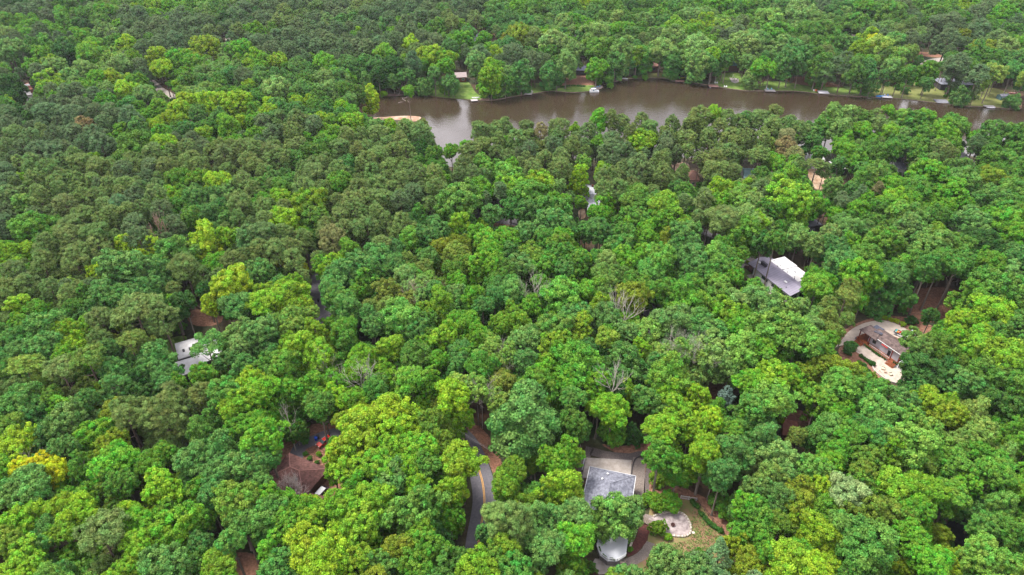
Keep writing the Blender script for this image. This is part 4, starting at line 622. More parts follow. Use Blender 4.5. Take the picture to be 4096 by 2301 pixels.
def crown_mesh(name, C, R, nleaf, leaf, up=.25, asp=1.0, jit=.75, core=.8, zflat=.9):
    """puffs (centres C, radii R) dressed with many small leaf sprays around a rough inner clump"""
    n = len(C); N = n*nleaf
    d = unit(rng.normal(size=(n, nleaf, 3))+np.array([0, 0, up])); cen = C-np.array([0, 0, -1.0])*0
    out = unit(C*np.array([1, 1, .8])); d = unit(d+out[:, None, :]*.35)
    rr = R[:, None]*(rng.uniform(.74, 1.12, size=(n, nleaf))+.5*rng.random((n, nleaf))**7)
    pos = C[:, None, :]+d*rr[..., None]*np.array([1, 1, zflat])
    nor = unit(d+rng.normal(size=(n, nleaf, 3))*jit*.6).reshape(N, 3); pos = pos.reshape(N, 3)
    a = unit(np.cross(nor, rng.normal(size=(N, 3)))); b = np.cross(nor, a)
    s = leaf*rng.uniform(.6, 1.35, size=(N, 1))
    a = a*s; b = b*s*asp
    k = rng.uniform(.55, .95, size=(N, 1))
    quad = np.stack([pos-a, pos-b*k, pos+a*.9, pos+b], 1)
    v1 = quad.reshape(-1, 3); f1 = np.arange(N*4).reshape(N, 4)
    blot = np.sin(C[:, 0]*1.1+rng.uniform(0, 6))*np.sin(C[:, 1]*1.2+rng.uniform(0, 6))*np.sin(C[:, 2]*.9+rng.uniform(0, 6))
    puff = np.clip(.5+.16*blot+rng.uniform(-.22, .22, size=n), 0, 1); hue = np.clip(.5+.35*blot+rng.uniform(-.28, .28, size=n), 0, 1)
    lt = np.clip(np.repeat(puff, nleaf)+rng.uniform(-.28, .28, size=N), 0, 1); lh = np.clip(np.repeat(hue, nleaf)+rng.uniform(-.2, .2, size=N), 0, 1)
    tone1 = np.repeat(lt, 4); hue1 = np.repeat(lh, 4)
    v2 = (C[:, None, :]+ICV[None]*rng.uniform(.75, 1.1, size=(n, 12, 1))*R[:, None, None]*core*np.array([1, 1, zflat])).reshape(-1, 3)
    f2 = (ICF[None]+np.arange(n)[:, None, None]*12).reshape(-1, 3)+len(v1)
    tone2 = np.repeat(puff*.8+.05, 12); hue2 = np.repeat(hue, 12)
    v = np.vstack([v1, v2]).astype(np.float32); tone = np.concatenate([tone1, tone2]); hue_ = np.concatenate([hue1, hue2])
    me = bpy.data.meshes.new(name); nf = len(f1)+len(f2); nl = f1.size+f2.size
    me.vertices.add(len(v)); me.vertices.foreach_set('co', v.ravel()); me.loops.add(nl); me.polygons.add(nf)
    me.loops.foreach_set('vertex_index', np.concatenate([f1.ravel(), f2.ravel()]).astype(np.int32))
    me.polygons.foreach_set('loop_start', np.concatenate([np.arange(len(f1))*4, f1.size+np.arange(len(f2))*3]).astype(np.int32))
    me.update(calc_edges=True)
    at = me.attributes.new('tone', 'FLOAT_COLOR', 'POINT')
    at.data.foreach_set('color', np.stack([tone, hue_, tone*0, tone*0+1], 1).astype(np.float32).ravel())
    me.materials.append(FOL); me['low'] = float(v[:, 2].min()); return me
def puffs_on_lobes(lobes, rp, n, low=-.45):
    """scatter puffs over the outside of overlapping lobes (x, y, z, r)"""
    C = []; R = []; tries = 0; LA = np.array(lobes)
    w = LA[:, 3]**2; w = w/w.sum()
    while len(C) < n and tries < n*30:
        tries += 1; l = LA[rng.choice(len(LA), p=w)]; d = unit(rng.normal(size=3))
        if d[2] < low: continue
        p = l[:3]+d*l[3]*rng.uniform(.86, 1.02)*np.array([1, 1, .9])
        if any(np.linalg.norm((p-q[:3])/np.array([1, 1, .9])) < q[3]*.72 for q in LA): continue
        r = rp*rng.uniform(.7, 1.25)
        if C and np.min(np.linalg.norm(np.array(C)-p, axis=1)) < r*.62: continue
        C.append(p); R.append(r)
    return np.array(C), np.array(R)
def topped(C, R):
    D = np.linalg.norm(C[:, None]-C[None], axis=2); ok = (D < 1.55).sum(1) > 4; C = C[ok]; R = R[ok]
    sc = 5.0/np.percentile(np.hypot(C[:, 0], C[:, 1])+R, 90); C = C*sc; R = R*sc; C[:, 2] -= (C[:, 2]+R).max()-5.1; return C, R
def broad_proto(i):
    st = i % 5; tall = (1.0, 1.2, .82, 1.4, .95)[st]; nl = (22, 18, 26, 20, 24)[st]
    lobes = [(0, 0, -.3, 2.5)]; sq = rng.uniform(.8, 1.0); f1, f2 = rng.uniform(0, 6.28, 2)
    for k in range(nl):
        u = (k+.5)/nl; th = 2.4*k+rng.uniform(-.35, .35); ph = math.acos(1-1.25*u); q = rng.uniform(.8, 1.12)*(1+.2*math.sin(2*th+f1)+.17*math.sin(3*th+f2))
        x, y = 3.5*q*math.sin(ph)*math.cos(th), 3.5*q*math.sin(ph)*math.sin(th)*sq
        lobes.append((x, y, 3.5*q*math.cos(ph)*tall, rng.uniform(.95, 1.65)))
    for k in range(7):
        th = rng.uniform(0, 6.28); q = rng.uniform(1.8, 3.0); lobes.append((q*math.cos(th), q*math.sin(th), rng.uniform(-3.9, -1.6)*tall, rng.uniform(1.0, 1.7)))
    C, R = puffs_on_lobes(lobes, .5+.07*(i % 3), 330)
    C, R = topped(C, R)
    return crown_mesh('crown', C, R, 72, .175, jit=1.05, core=.76)
def pine_proto(i):
    lobes = [(0, 0, .8, 3.1)]; st = i % 4; tall = (1.15, 1.4, .95, 1.25)[st]
    for k in range(14):
        th = 2.4*k+rng.uniform(-.5, .5); h = rng.uniform(-1, 1); rad = 2.9*math.sqrt(1-max(0, h)**2*.85)*rng.uniform(.75, 1.05)
        lobes.append((rad*math.cos(th), rad*math.sin(th), h*3.4*tall, rng.uniform(1.0, 1.8)))
    lobes.append((0, 0, 3.0*tall, 1.7))
    C, R = puffs_on_lobes(lobes, .56+.06*(i % 3), 230, low=-.25)
    C, R = topped(C, R)
    return crown_mesh('crown', C, R, 62, .26, up=.7, asp=.28, jit=1.2, core=.78, zflat=.8)
def umbrella_proto():
    lobes = []
    for k in range(15):
        th = 2.4*k; rad = 3.9*math.sqrt((k+.3)/15); lobes.append((rad*math.cos(th), rad*math.sin(th), 1.9-rad*.42+rng.uniform(-.5, .5), rng.uniform(.9, 1.5)))
    for k in range(4): th = rng.uniform(0, 6.28); lobes.append((2.8*math.cos(th), 2.8*math.sin(th), rng.uniform(-3, -1.6), rng.uniform(.7, 1.1)))
    C, R = puffs_on_lobes(lobes, .56, 190, low=-.3)
    C, R = topped(C, R)
    return crown_mesh('crown', C, R, 46, .28, up=.7, asp=.36, jit=1.1, core=.7, zflat=.6)
def cone_proto():
    C = []; R = []
    for k in range(210):
        h = rng.uniform(0, 1); rad = 4.6*(1-h)**.8*rng.uniform(.75, 1.05); th = rng.uniform(0, 6.28); C.append((rad*math.cos(th), rad*math.sin(th), -6+13*h)); R.append(.72*rng.uniform(.7, 1.1)*(1.1-.5*h))
    return crown_mesh('crown', np.array(C), np.array(R), 44, .3, up=.1, asp=.4, jit=1.0, zflat=.55)
def loose_proto():
    """thin airy crown with gaps"""
    lobes = []
    for k in range(16):
        th = 2.4*k; rad = 3.6*math.sqrt((k+.3)/16); lobes.append((rad*math.cos(th), rad*math.sin(th), 2.6-rad*.7+rng.uniform(-1.6, 1), rng.uniform(.7, 1.25)))
    C, R = puffs_on_lobes(lobes, .6, 120, low=-.6)
    C, R = topped(C, R)
    return crown_mesh('crown', C, R, 46, .2, jit=1.3, core=.32)
BROAD = [broad_proto(i) for i in range(14)]; PINE = [pine_proto(i) for i in range(10)]; UMB = [umbrella_proto(), umbrella_proto()]; CONE = [cone_proto()]; LOOSE = [loose_proto(), loose_proto()]
def limb_tree(m, p, d, ln, r, depth, spread, rnd, shrink=.68, up=.25):
    q = p+d*ln; mid = p+d*ln*.5+Vector([rnd.uniform(-.1, .1)*ln for _ in range(3)])
    m.tube([p, mid, q], [r, r*.85, r*.62], 5 if depth > 1 else 4, cap=False)
    if depth == 0: return
    for k in range(3 if depth > 1 else 2):
        a = Vector((rnd.uniform(-1, 1), rnd.uniform(-1, 1), rnd.uniform(-.5, 1))).normalized(); nd = (d+a*spread+Vector((0, 0, up))).normalized()
        limb_tree(m, q if k else mid, nd, ln*shrink*rnd.uniform(.8, 1.15), r*.6, depth-1, spread, rnd, shrink, up)
def trunk_mesh(i, pine):
    rnd = random.Random(40+i+(20 if pine else 0)); m = MB(); b1, b2 = rnd.uniform(-.35, .35), rnd.uniform(-.35, .35)
    P = [(b1*math.sin(3*t), b2*math.sin(2.4*t), t) for t in (0, .08, .3, .55, .8, 1.0, 1.12)]
    R = [.5, .36, .31, .27, .21, .14, .05] if not pine else [.36, .29, .27, .25, .2, .13, .04]
    # the tube is laid out in world-like proportions, then squashed to unit height
    P = [(x, y, z*16) for x, y, z in P]; m.tube(P, R, 8)
    for k in range(7 if pine else 9):
        t = rnd.uniform(.62, 1.02) if pine else rnd.uniform(.55, 1.0); th = rnd.uniform(0, 6.28)
        base = Vector((b1*math.sin(3*t), b2*math.sin(2.4*t), t*16)); dd = Vector((math.cos(th), math.sin(th), .25 if pine else .75)).normalized(); ln = rnd.uniform(1.4, 3) if pine else rnd.uniform(2, 3.6)
        m.tube([base, base+dd*ln*.5, base+dd*ln+Vector((0, 0, .3))], [.09, .06, .025] if pine else [.15, .1, .04], 5, cap=False)
    m.v = [(x, y, z/16) for x, y, z in m.v]
    me = bpy.data.meshes.new('trunk'); me.from_pydata(m.v, [], m.f); me.materials.append(BARKP if pine else BARK); me.polygons.foreach_set('use_smooth', [True]*len(me.polygons)); return me
TRB = [trunk_mesh(i, False) for i in range(4)]; TRP = [trunk_mesh(i, True) for i in range(4)]
PAL = {'y': (.232, .4, .02), 'g': (.125, .32, .022), 'm': (.095, .24, .03), 'd': (.045, .135, .022), 'b': (.095, .245, .05), 'l': (.175, .32, .075), 'o': (.18, .26, .02), 'Y': (.45, .5, .015),
       't': (.148, .236, .058), 'q': (.112, .188, .07), 'r': (.24, .22, .085), 'h': (.28, .37, .14), 'c': (.14, .26, .1), 'k': (.18, .28, .24)}
PINES = 'tqr'
TREES = []   # dict(x, y, z, r, code, pine, px, py, rpx)
def colour(code):
    a = PAL[code[0]]; b = PAL[code[1]] if len(code) > 1 else a
    c = np.array(a)*.62+np.array(b)*.38; j = rng.normal(0, .07, 3); return tuple(np.clip(c*(1+j[0]*1.1)*np.array([1+j[1], 1, 1+j[2]*.6]), .004, .9))
def bad_base(X, Y):
    px, py, _ = PX(X, Y, 0)
    return inpoly(px, py, LAKE_IMG) or any(inpoly(px, py, q) for q in NOBASE)
for (ti, tj), s in T.items():
    for e in s.split('|'):
        u, v, r, code = e.split(); u, v, r = float(u), float(v), float(r)
        px, py = TX[ti]+u*4.285, TY[tj]+v*4.285
        if 425 < py < 560 and px > 1690: py += 9
        if r >= 9 and TY[tj] > 0:
            k = 1.14 if code[0] not in PINES else 1.06; rim = [(px+r*k*4.285*math.cos(a*.785), py+r*k*4.285*math.sin(a*.785)) for a in range(8)]
            if not any(inpoly(*p, q) for q in CLEAR for p in rim): r *= k
        pine = code[0] in PINES
        X, Y = W(px, py, 17); dep = PX(X, Y, 17)[2]; rm = r*4.285*dep/FPX
        zc = (16.5+.35*(rm-5)+rng.uniform(-1.2, 1.2)) if not pine else 19.5+rng.uniform(-1.5, 2)
        if rm < 3.2: zc = min(zc, (2.2*rm+7) if pine else (1.9*rm+4))
        if rm < 2.2: zc = max(.85*rm, .5)
        far = py < 430
        best = None
        for off in (0, -2, 2, -4, 3, -6, 4, -8, 5, -10, 6, -12, 7, -13.5, -14.5, -15.5):
            z = zc+off
            if far and off > 2: continue
            if z < .62*rm or z > 26: continue
            X, Y = W(px, py, z)
            if not bad_base(X, Y): best = z; break
        if best is None: best = max(.6*rm, 2) if far else (23 if py < 700 else 5.5)
        X, Y = W(px, py, best); dep = PX(X, Y, best)[2]; rm = r*4.285*dep/FPX
        TREES.append(dict(x=X, y=Y, z=best, r=rm, code=code, pine=pine, px=px, py=py, rpx=r*4.285, hand=True))
NH = len(TREES)
# unlisted trees: lower canopy filling the woods between the listed crowns, kept clear of everything the photo leaves open
HX = np.array([t['x'] for t in TREES]); HY = np.array([t['y'] for t in TREES]); HR = np.array([t['r'] for t in TREES])
def silhouette_clear(X, Y, z, r):
    for dx, zz in ((0, z), (0, z+r*.9), (-r*.9, z), (r*.9, z), (0, max(.3, z-r)), (0, 0), (-r*.7, z+r*.6), (r*.7, z+r*.6), (-r*.7, max(.3, z-r*.6)), (r*.7, max(.3, z-r*.6))):
        px, py, _ = PX(X+dx, Y, zz)
        for q in CLEAR:
            if inpoly(px, py, q): return False
    return True
yy = 78.0
while yy < 850:
    step = 5.2 if yy < 300 else 6.4
    half = (yy*.83+HCAM*.57)*.75+45; xx = -half
    while xx < half:
        X = xx+rng.uniform(-2.6, 2.6); Y = yy+rng.uniform(-2.6, 2.6); xx += step
        d = np.hypot(HX-X, HY-Y); k = int(np.argmin(d)); q = d/HR
        if q.min() < .5: continue
        nb = TREES[k]; r = rng.uniform(2.8, 4.2); hid = q.min() < 1.15
        z = rng.uniform(8, 12) if hid else (rng.uniform(12.5, 16.5)+(2 if nb['pine'] else 0))
        if d[k] > 30: z += 2; r += .5
        px, py, dep = PX(X, Y, 0)
        if inpoly(px, py, LAKE_IMG): continue
        if not silhouette_clear(X, Y, z, r):
            z = r = rng.uniform(1.2, 2.2)
            if not silhouette_clear(X, Y, z, r): continue
        qx, qy, _ = PX(X, Y, z)
        code = nb['code'] if rng.random() < .72 else TREES[int(np.argsort(d)[2])]['code']
        pn = code[0] in PINES
        if z < 3: pn = False; code = 'm'
        if code[0] in 'yYrhk' and rng.random() < .65: code = 'gm'
        TREES.append(dict(x=X, y=Y, z=z, r=r, code=code, pine=pn, px=qx, py=qy, rpx=r*FPX/dep, hand=False))
    yy += step
# labels ---------------------------------------------------------------
MARKS = [('the fire pit patio', 2690, 2095), ('the raised sun deck', 2440, 2190), ('the grey hip-roofed house', 2440, 1910), ('the yellow-lined road', 1935, 1960), ('the roadside crossarm pole', 2045, 1830), ('the brown-shingled house', 1200, 1880), ('the red car', 1285, 1770),
 ('the stepped white-roofed house', 780, 1400), ('the lavender metal roof', 3100, 1110), ('the porch house', 3530, 1380), ('the curved patio', 3545, 1490), ('the covered boat', 3670, 1340), ('the straight side road', 1285, 1240), ('the bare forked trunk', 635, 930), ('the white two-storey house', 2350, 790),
 ('the umbrella pine', 3035, 632), ('the bare orange clay', 2720, 670), ('the screened white lake house', 3240, 620), ('the near lake inlet', 1790, 620), ('the sandbar', 1600, 470), ('the taupe lakeside roof', 1840, 300), ('the chair-topped dock', 2115, 375), ('the pontoon boat', 2378, 368),
 ('the rusty lakeside roof', 2620, 260), ('the A-frame house', 2932, 270), ('the umbrella terrace', 2945, 315), ('the blue-covered boat', 3530, 380), ('the garden shed', 4022, 375), ('the twin-gabled white house', 1920, 145), ('the brick-striped house', 110, 350), ('the open lane', 650, 355), ('the dark driveway', 3830, 2120),
 ('the pinkish dead tree', 1650, 1160), ('the twin whitened crowns', 2750, 1390), ('the tall limbed snag', 1440, 1500), ('the four pale trunks', 3720, 1190), ('the far bend woods', 2450, 60), ('the upper left corner', 30, 30), ('the upper right corner', 4060, 30), ('the lower left corner', 30, 2270), ('the lower right corner', 4060, 2270),
 ('the far left edge', 20, 1000), ('the right edge', 4080, 900), ('the top left middle', 900, 60), ('the bottom left pine', 415, 2140), ('the gold-leaved tree', 214, 1882), ('the sage-leaved tree', 3390, 1981), ('the pine with leaning trunk', 790, 1100), ('the white-flowered magnolia', 737, 1214), ('the clear glade', 285, 270), ('the mown forest track', 912, 170), ('the dark round tree', 1010, 125), ('the far pine slope', 1250, 130), ('the middle pine belt', 1330, 190), ('the near-left pine hill', 300, 760), ('the left pine ridge', 250, 560), ('the pine wedge', 1500, 820), ('the top left edge', 560, 60)]
CN = {'y': 'lime', 'g': 'bright green', 'm': 'mid-green', 'd': 'dark green', 'b': 'blue-green', 'l': 'pale green', 'o': 'bronze-green', 'Y': 'golden', 't': 'olive', 'q': 'grey-green', 'r': 'rusty', 'h': 'sage', 'c': 'soft grey-green', 'k': 'silvery'}
ORD = ['', 'second ', 'third ', 'fourth ', 'fifth ', 'sixth ', 'seventh ', 'eighth ', 'ninth ', 'tenth ', 'eleventh ', 'twelfth ', 'thirteenth ', 'fourteenth ', 'fifteenth ', 'sixteenth ', 'seventeenth ', 'eighteenth ', 'nineteenth ', 'twentieth ']
for t in TREES:
    b = min(MARKS, key=lambda q: (q[1]-t['px'])**2+(q[2]-t['py'])**2); dx, dy = t['px']-b[1], t['py']-b[2]
    t['dist'] = math.hypot(dx, dy); t['mark'] = b[0]
    a = math.degrees(math.atan2(-dy, dx)) % 360
    t['dir'] = ('right of', 'up and right of', 'directly above', 'up and left of', 'left of', 'down and left of', 'directly below', 'down and right of')[int(((a+22.5) % 360)//45)]
    t['size'] = 'small' if t['rpx'] < 26 else ('large' if t['rpx'] > 62 else '')
    t['kindn'] = 'pine' if t['pine'] else ('conifer' if t['code'][0] == 'c' else 'broadleaf tree')
hand = TREES[:NH]
def rank(pn): return sorted([t for t in hand if t['pine'] == pn], key=lambda t: -t['rpx'])
ind = rank(True)[:298]+rank(False)[:298]
groups = {}
for t in ind: groups.setdefault((t['size'], CN[t['code'][0]], t['kindn'], t['dir'], t['mark']), []).append(t)
for k, ts in groups.items():
    ts.sort(key=lambda t: t['dist'])
    for i, t in enumerate(ts):
        o = '' if len(ts) == 1 else ('nearest ' if i == 0 else ORD[min(i, 19)]+'nearest ')
        t['label'] = (o+' '.join(x for x in (k[0], k[1], k[2]) if x)+' '+k[3]+' '+k[4]).strip()
def mk_tree(t):
    pine = t['pine']; code = t['code']
    o = thing('pine_tree' if pine else ('conifer_tree' if code[0] == 'c' else 'broadleaf_tree'), t['label'], 'pine tree' if pine else 'tree', (t['x'], t['y'], 0), rng.uniform(0, 6.28), 'pines of the woods' if pine else 'broadleaf trees of the woods')
    r = t['r']; dep = PX(t['x'], t['y'], t['z'])[2]
    if pine: me = UMB[rng.integers(2)] if t.get('umb') else PINE[rng.integers(len(PINE))]
    elif code[0] == 'c': me = CONE[0]
    elif t.get('loose') or code in ('ly',): me = LOOSE[rng.integers(2)]
    else: me = BROAD[rng.integers(len(BROAD))]
    c = bpy.data.objects.new('crown', me); COL.objects.link(c); c.parent = o; c.location = (0, 0, t['z'])
    s = r/5; vz = min(s*rng.uniform(.86, 1.0), (t['z']+.2)/4.6) if not pine else s*rng.uniform(.92, 1.05)
    if t.get('py', 999) < 430 and t['z'] > 3: vz = min(vz, 2.1*r/(5.1-me['low']))
    c.scale = (s*rng.uniform(.92, 1.12), s*rng.uniform(.88, 1.06), vz); c.rotation_euler = (rng.normal(0, .06), rng.normal(0, .06), 0); c.color = (*colour(code), 1)
    k = bpy.data.objects.new('trunk', (TRP if pine else TRB)[rng.integers(4)]); COL.objects.link(k); k.parent = o
    ts = .45+.12*r if not pine else .62+.1*r; k.scale = (ts, ts, max(.5, t['z']+(.1 if pine else -.4)*r*.3))
    if t['z'] < 3: k.scale = (.3, .3, t['z'])
    t['crown'] = c; return o
# the crowns that stand apart
for t in ind:
    for (x, y, kk) in ((542, 1377, 'umb'), (351, 1446, 'umb'), (248, 1480, 'umb'), (111, 1488, 'umb'), (415, 2140, 'umb'), (3035, 633, 'umb'), (3381, 1197, 'umb'), (557, 1274, 'umb'), (3262, 671, 'umb'),
                       (827, 1386, 'loose'), (2458, 2032, 'no'), (1908, 1540, 'loose'), (3287, 1463, 'loose'), (3227, 603, 'loose'), (3279, 611, 'loose'), (2279, 787, 'loose'), (3103, 1014, 'no')):
        if abs(t['px']-x) < 22 and abs(t['py']-y) < 22: t[kk] = True
for t in ind: mk_tree(t)
# everything smaller or farther: two masses of woods
chosen = set(id(t) for t in ind)
def woods(name, label_kind, ts, crowns, trunks, mat, zflat):
    n = len(ts); me = bpy.data.meshes.new(name); me.vertices.add(n)
    me.vertices.foreach_set('co', np.array([(t['x'], t['y'], 0) for t in ts], np.float32).ravel())
    def att(nm, ty, key, arr): a = me.attributes.new(nm, ty, 'POINT'); a.data.foreach_set(key, np.array(arr, np.float32).ravel())
    att('tint', 'FLOAT_COLOR', 'color', [(*colour(t['code']), 1) for t in ts])
    att('csc', 'FLOAT_VECTOR', 'vector', [(t['r']/5, t['r']/5, min(t['r']/5*zflat, (t['z']+.2)/4.2)) for t in ts])
    att('tsc', 'FLOAT_VECTOR', 'vector', [(.35+.1*t['r'], .35+.1*t['r'], t['z']) for t in ts])
    att('lift', 'FLOAT_VECTOR', 'vector', [(0, 0, t['z']) for t in ts])
    att('turn', 'FLOAT_VECTOR', 'vector', [(0, 0, rng.uniform(0, 6.28)) for t in ts])
    a = me.attributes.new('pick', 'INT', 'POINT'); a.data.foreach_set('value', rng.integers(0, 1000, n).astype(np.int32))
    o = bpy.data.objects.new(name, me); COL.objects.link(o); tag(o, kind='stuff')
    ng = bpy.data.node_groups.new(name+'_nodes', 'GeometryNodeTree')
    ng.interface.new_socket('Geometry', in_out='INPUT', socket_type='NodeSocketGeometry'); ng.interface.new_socket('Geometry', in_out='OUTPUT', socket_type='NodeSocketGeometry')
    N = ng.nodes.new; K = ng.links.new; gi = N('NodeGroupInput'); go = N('NodeGroupOutput')
    def named(nm, ty): q = N('GeometryNodeInputNamedAttribute'); q.data_type = ty; q.inputs['Name'].default_value = nm; return q.outputs['Attribute']
    def bank(objs, m):
        j = N('GeometryNodeJoinGeometry')
        for ob in objs:
            q = N('GeometryNodeObjectInfo'); q.transform_space = 'ORIGINAL'; q.inputs['Object'].default_value = ob; src = q.outputs['Geometry']
            if m: sm = N('GeometryNodeSetMaterial'); sm.inputs['Material'].default_value = m; K(src, sm.inputs['Geometry']); src = sm.outputs[0]
            gti = N('GeometryNodeGeometryToInstance'); K(src, gti.inputs[0]); K(gti.outputs[0], j.inputs[0])
        return j.outputs[0]
    def scatter(geo, inst, sc):
        ip = N('GeometryNodeInstanceOnPoints'); K(geo, ip.inputs['Points']); K(inst, ip.inputs['Instance']); ip.inputs['Pick Instance'].default_value = True
        K(named('pick', 'INT'), ip.inputs['Instance Index']); K(named(sc, 'FLOAT_VECTOR'), ip.inputs['Scale']); 
        er = N('FunctionNodeEulerToRotation'); K(named('turn', 'FLOAT_VECTOR'), er.inputs[0]); K(er.outputs[0], ip.inputs['Rotation']); return ip.outputs[0]
    sp = N('GeometryNodeSetPosition'); K(gi.outputs[0], sp.inputs['Geometry']); K(named('lift', 'FLOAT_VECTOR'), sp.inputs['Offset'])
    jj = N('GeometryNodeJoinGeometry'); K(scatter(sp.outputs[0], bank(crowns, mat), 'csc'), jj.inputs[0]); K(scatter(gi.outputs[0], bank(trunks, None), 'tsc'), jj.inputs[0]); K(jj.outputs[0], go.inputs[0])
    md = o.modifiers.new('woods', 'NODES'); md.node_group = ng; return o
def firsts(meshes, nm):
    out = []
    for me in meshes:
        q = [o for o in bpy.data.objects if o.data is me]
        if q: out.append(q[0])
    return out
restp = [t for t in TREES if id(t) not in chosen and t['pine']]; restb = [t for t in TREES if id(t) not in chosen and not t['pine']]
woods('pine_woods', '', restp, firsts(PINE, 'crown'), firsts(TRP, 'trunk'), FOLF, 1.1)
woods('broadleaf_woods', '', restb, firsts(BROAD, 'crown'), firsts(TRB, 'trunk'), FOLF, 1.05)
print('TREES', NH, len(ind), len(restp), len(restb))
# ------------------------------------------------------------------ bare and dying trees
def dead_tree(px, py, h, label, depth=3, r=.22, spread=.75, seed=1, frac=.35, mat=DEADB, lean=(0, 0), z0=None, up=.25, nl=None, sz=1.0):
    """px, py: where the middle of the bare crown shows"""
    zc = h*.75; x, y = W(px, py, zc); rnd = random.Random(seed)
    o = thing('dead_tree', label, 'dead tree', (x, y, 0), 0, 'bare and dying trees'); m = MB()
    top = Vector((lean[0], lean[1], h*frac)); r *= .62; m.tube([(0, 0, 0), top*.5+Vector((.1, 0, 0)), top], [r*1.7, r*1.25, r], 7); m.build('trunk', mat, o)
    b = MB()
    for k in range(nl or 5):
        a = k*2*math.pi/(nl or 5)+rnd.uniform(-.4, .4); d = Vector((math.cos(a)*spread, math.sin(a)*spread, .9)).normalized()
        limb_tree(b, top-Vector((0, 0, .1*k)), d, h*.17*sz, r*.6, depth, spread, rnd, .7, up)
    limb_tree(b, top, Vector((.05, .02, 1)).normalized(), h*.19*sz, r*.75, depth, spread, rnd, .7, up)
    b.build('branches', mat, o); return o
GREYB = M('grey_bare_wood', (.36, .31, .27), .9, .2, 2, c2=(.5, .45, .4)); PINKB = M('pinkish_bare_wood', (.4, .26, .23), .9, .2, 2, c2=(.52, .38, .34)); REDB = M('rusty_bare_wood', (.27, .15, .11), .9, .2, 2, c2=(.4, .27, .22))
dead_tree(1155, 1930, 12, 'bare pale many-twigged tree standing over the brown-shingled roof', 5, .42, .95, 3, .3, M('whitish_bare_wood', (.55, .45, .42), .9, .15, 2), nl=7, sz=1.25)
dead_tree(632, 915, 27, 'tall bare rusty-trunked forked tree among the left pines', 4, .42, .5, 5, .5, REDB, up=.5, nl=3)
dead_tree(2135, 1160, 24, 'bare pale leafless treetop poking out left of the canopy centre', 4, .2, .7, 7, .55, GREYB)
dead_tree(2145, 1232, 18, 'dull brown bare bush-like treetop just below the pale leafless one', 4, .16, .7, 8, .4, PINKB)
dead_tree(2500, 1245, 25, 'whitish stub-ended dead limbs above bright leaves beside the dark lane', 3, .3, .8, 9, .6, DEADB)
dead_tree(2448, 1228, 24, 'thin pale dead limbs left of the stub-ended ones', 3, .2, .6, 19, .6, DEADB)
dead_tree(1440, 1500, 25, 'crooked white dead limbs reaching right over lime leaves', 4, .3, .9, 11, .55, DEADB, nl=4)
dead_tree(1145, 1660, 19, 'curved white bare limbs in a dark gap above the brown house', 3, .2, .8, 13, .5, DEADB, nl=3)
dead_tree(1625, 1530, 23, 'short white forked limb in the crown right of the crooked dead one', 2, .22, .6, 14, .6, DEADB, nl=3)
dead_tree(2700, 1385, 24, 'pale twiggy dying crown, left one of the whitened pair', 5, .2, .9, 15, .5, DEADB)
dead_tree(2800, 1395, 24, 'pale twiggy dying crown, right one of the whitened pair', 5, .2, .9, 16, .5, DEADB)
dead_tree(2450, 1535, 25, 'white broken limbs over a narrow lime-leaved tree in the centre', 3, .26, .6, 17, .62, DEADB)
dead_tree(1925, 1550, 22, 'fine-twigged dying crown right of the lime tree above the road', 4, .16, .9, 18, .5, GREYB)
dead_tree(2025, 1425, 22, 'thin tan dying crown at the centre of the canopy', 4, .16, .8, 20, .5, GREYB)
dead_tree(120, 1850, 20, 'fan of thin white dead twigs beside the golden tree at lower left', 4, .16, .9, 21, .5, DEADB)
dead_tree(1650, 1165, 22, 'wide pinkish-brown dead crown in the mid left canopy', 5, .2, 1.0, 22, .5, PINKB)
dead_tree(1730, 1155, 20, 'smaller reddish dead crown right of the wide pinkish one', 4, .16, .9, 23, .5, REDB)
dead_tree(140, 1205, 18, 'small grey leafless crown in the left pines', 4, .14, .9, 24, .5, PINKB)
dead_tree(1300, 1450, 22, 'white forked bare stems left of the crooked dead limbs', 3, .2, .6, 25, .55, DEADB, nl=3)
dead_tree(95, 235, 20, 'white slanting limbs in a pale tree at the upper left', 3, .2, .6, 26, .55, DEADB, nl=3)
dead_tree(835, 250, 22, 'white forked stems under bronze leaves near the top left', 3, .22, .5, 27, .5, DEADB, nl=3)
dead_tree(1650, 265, 22, 'tall white bare trunk at the dark wood edge above the inlet', 2, .3, .35, 28, .7, DEADB, nl=2, up=.7)
dead_tree(1535, 270, 20, 'slanting white bare stem left of the tall white trunk', 2, .24, .35, 29, .7, DEADB, nl=2, up=.7, lean=(-2.5, 0))
dead_tree(3530, 265, 18, 'pale splayed dead limbs above the lakeside lawn house', 3, .18, .9, 30, .5, DEADB)
dead_tree(3900, 350, 12, 'dark leaf-bare twisted tree on the dry lawn', 4, .2, .7, 31, .35, M('dark_twigs', (.1, .08, .09), .9), up=.1)
dead_tree(3160, 1550, 14, 'grey stems among leaves beside the lane below the bronze conifer', 3, .12, .8, 32, .4, GREYB)
for i, (bx, by, tx, ty, z) in enumerate(((3675, 1225, 3720, 1120, 15), (3707, 1180, 3716, 1120, 11), (3720, 1213, 3765, 1120, 15), (3758, 1240, 3806, 1140, 14))):
    pass
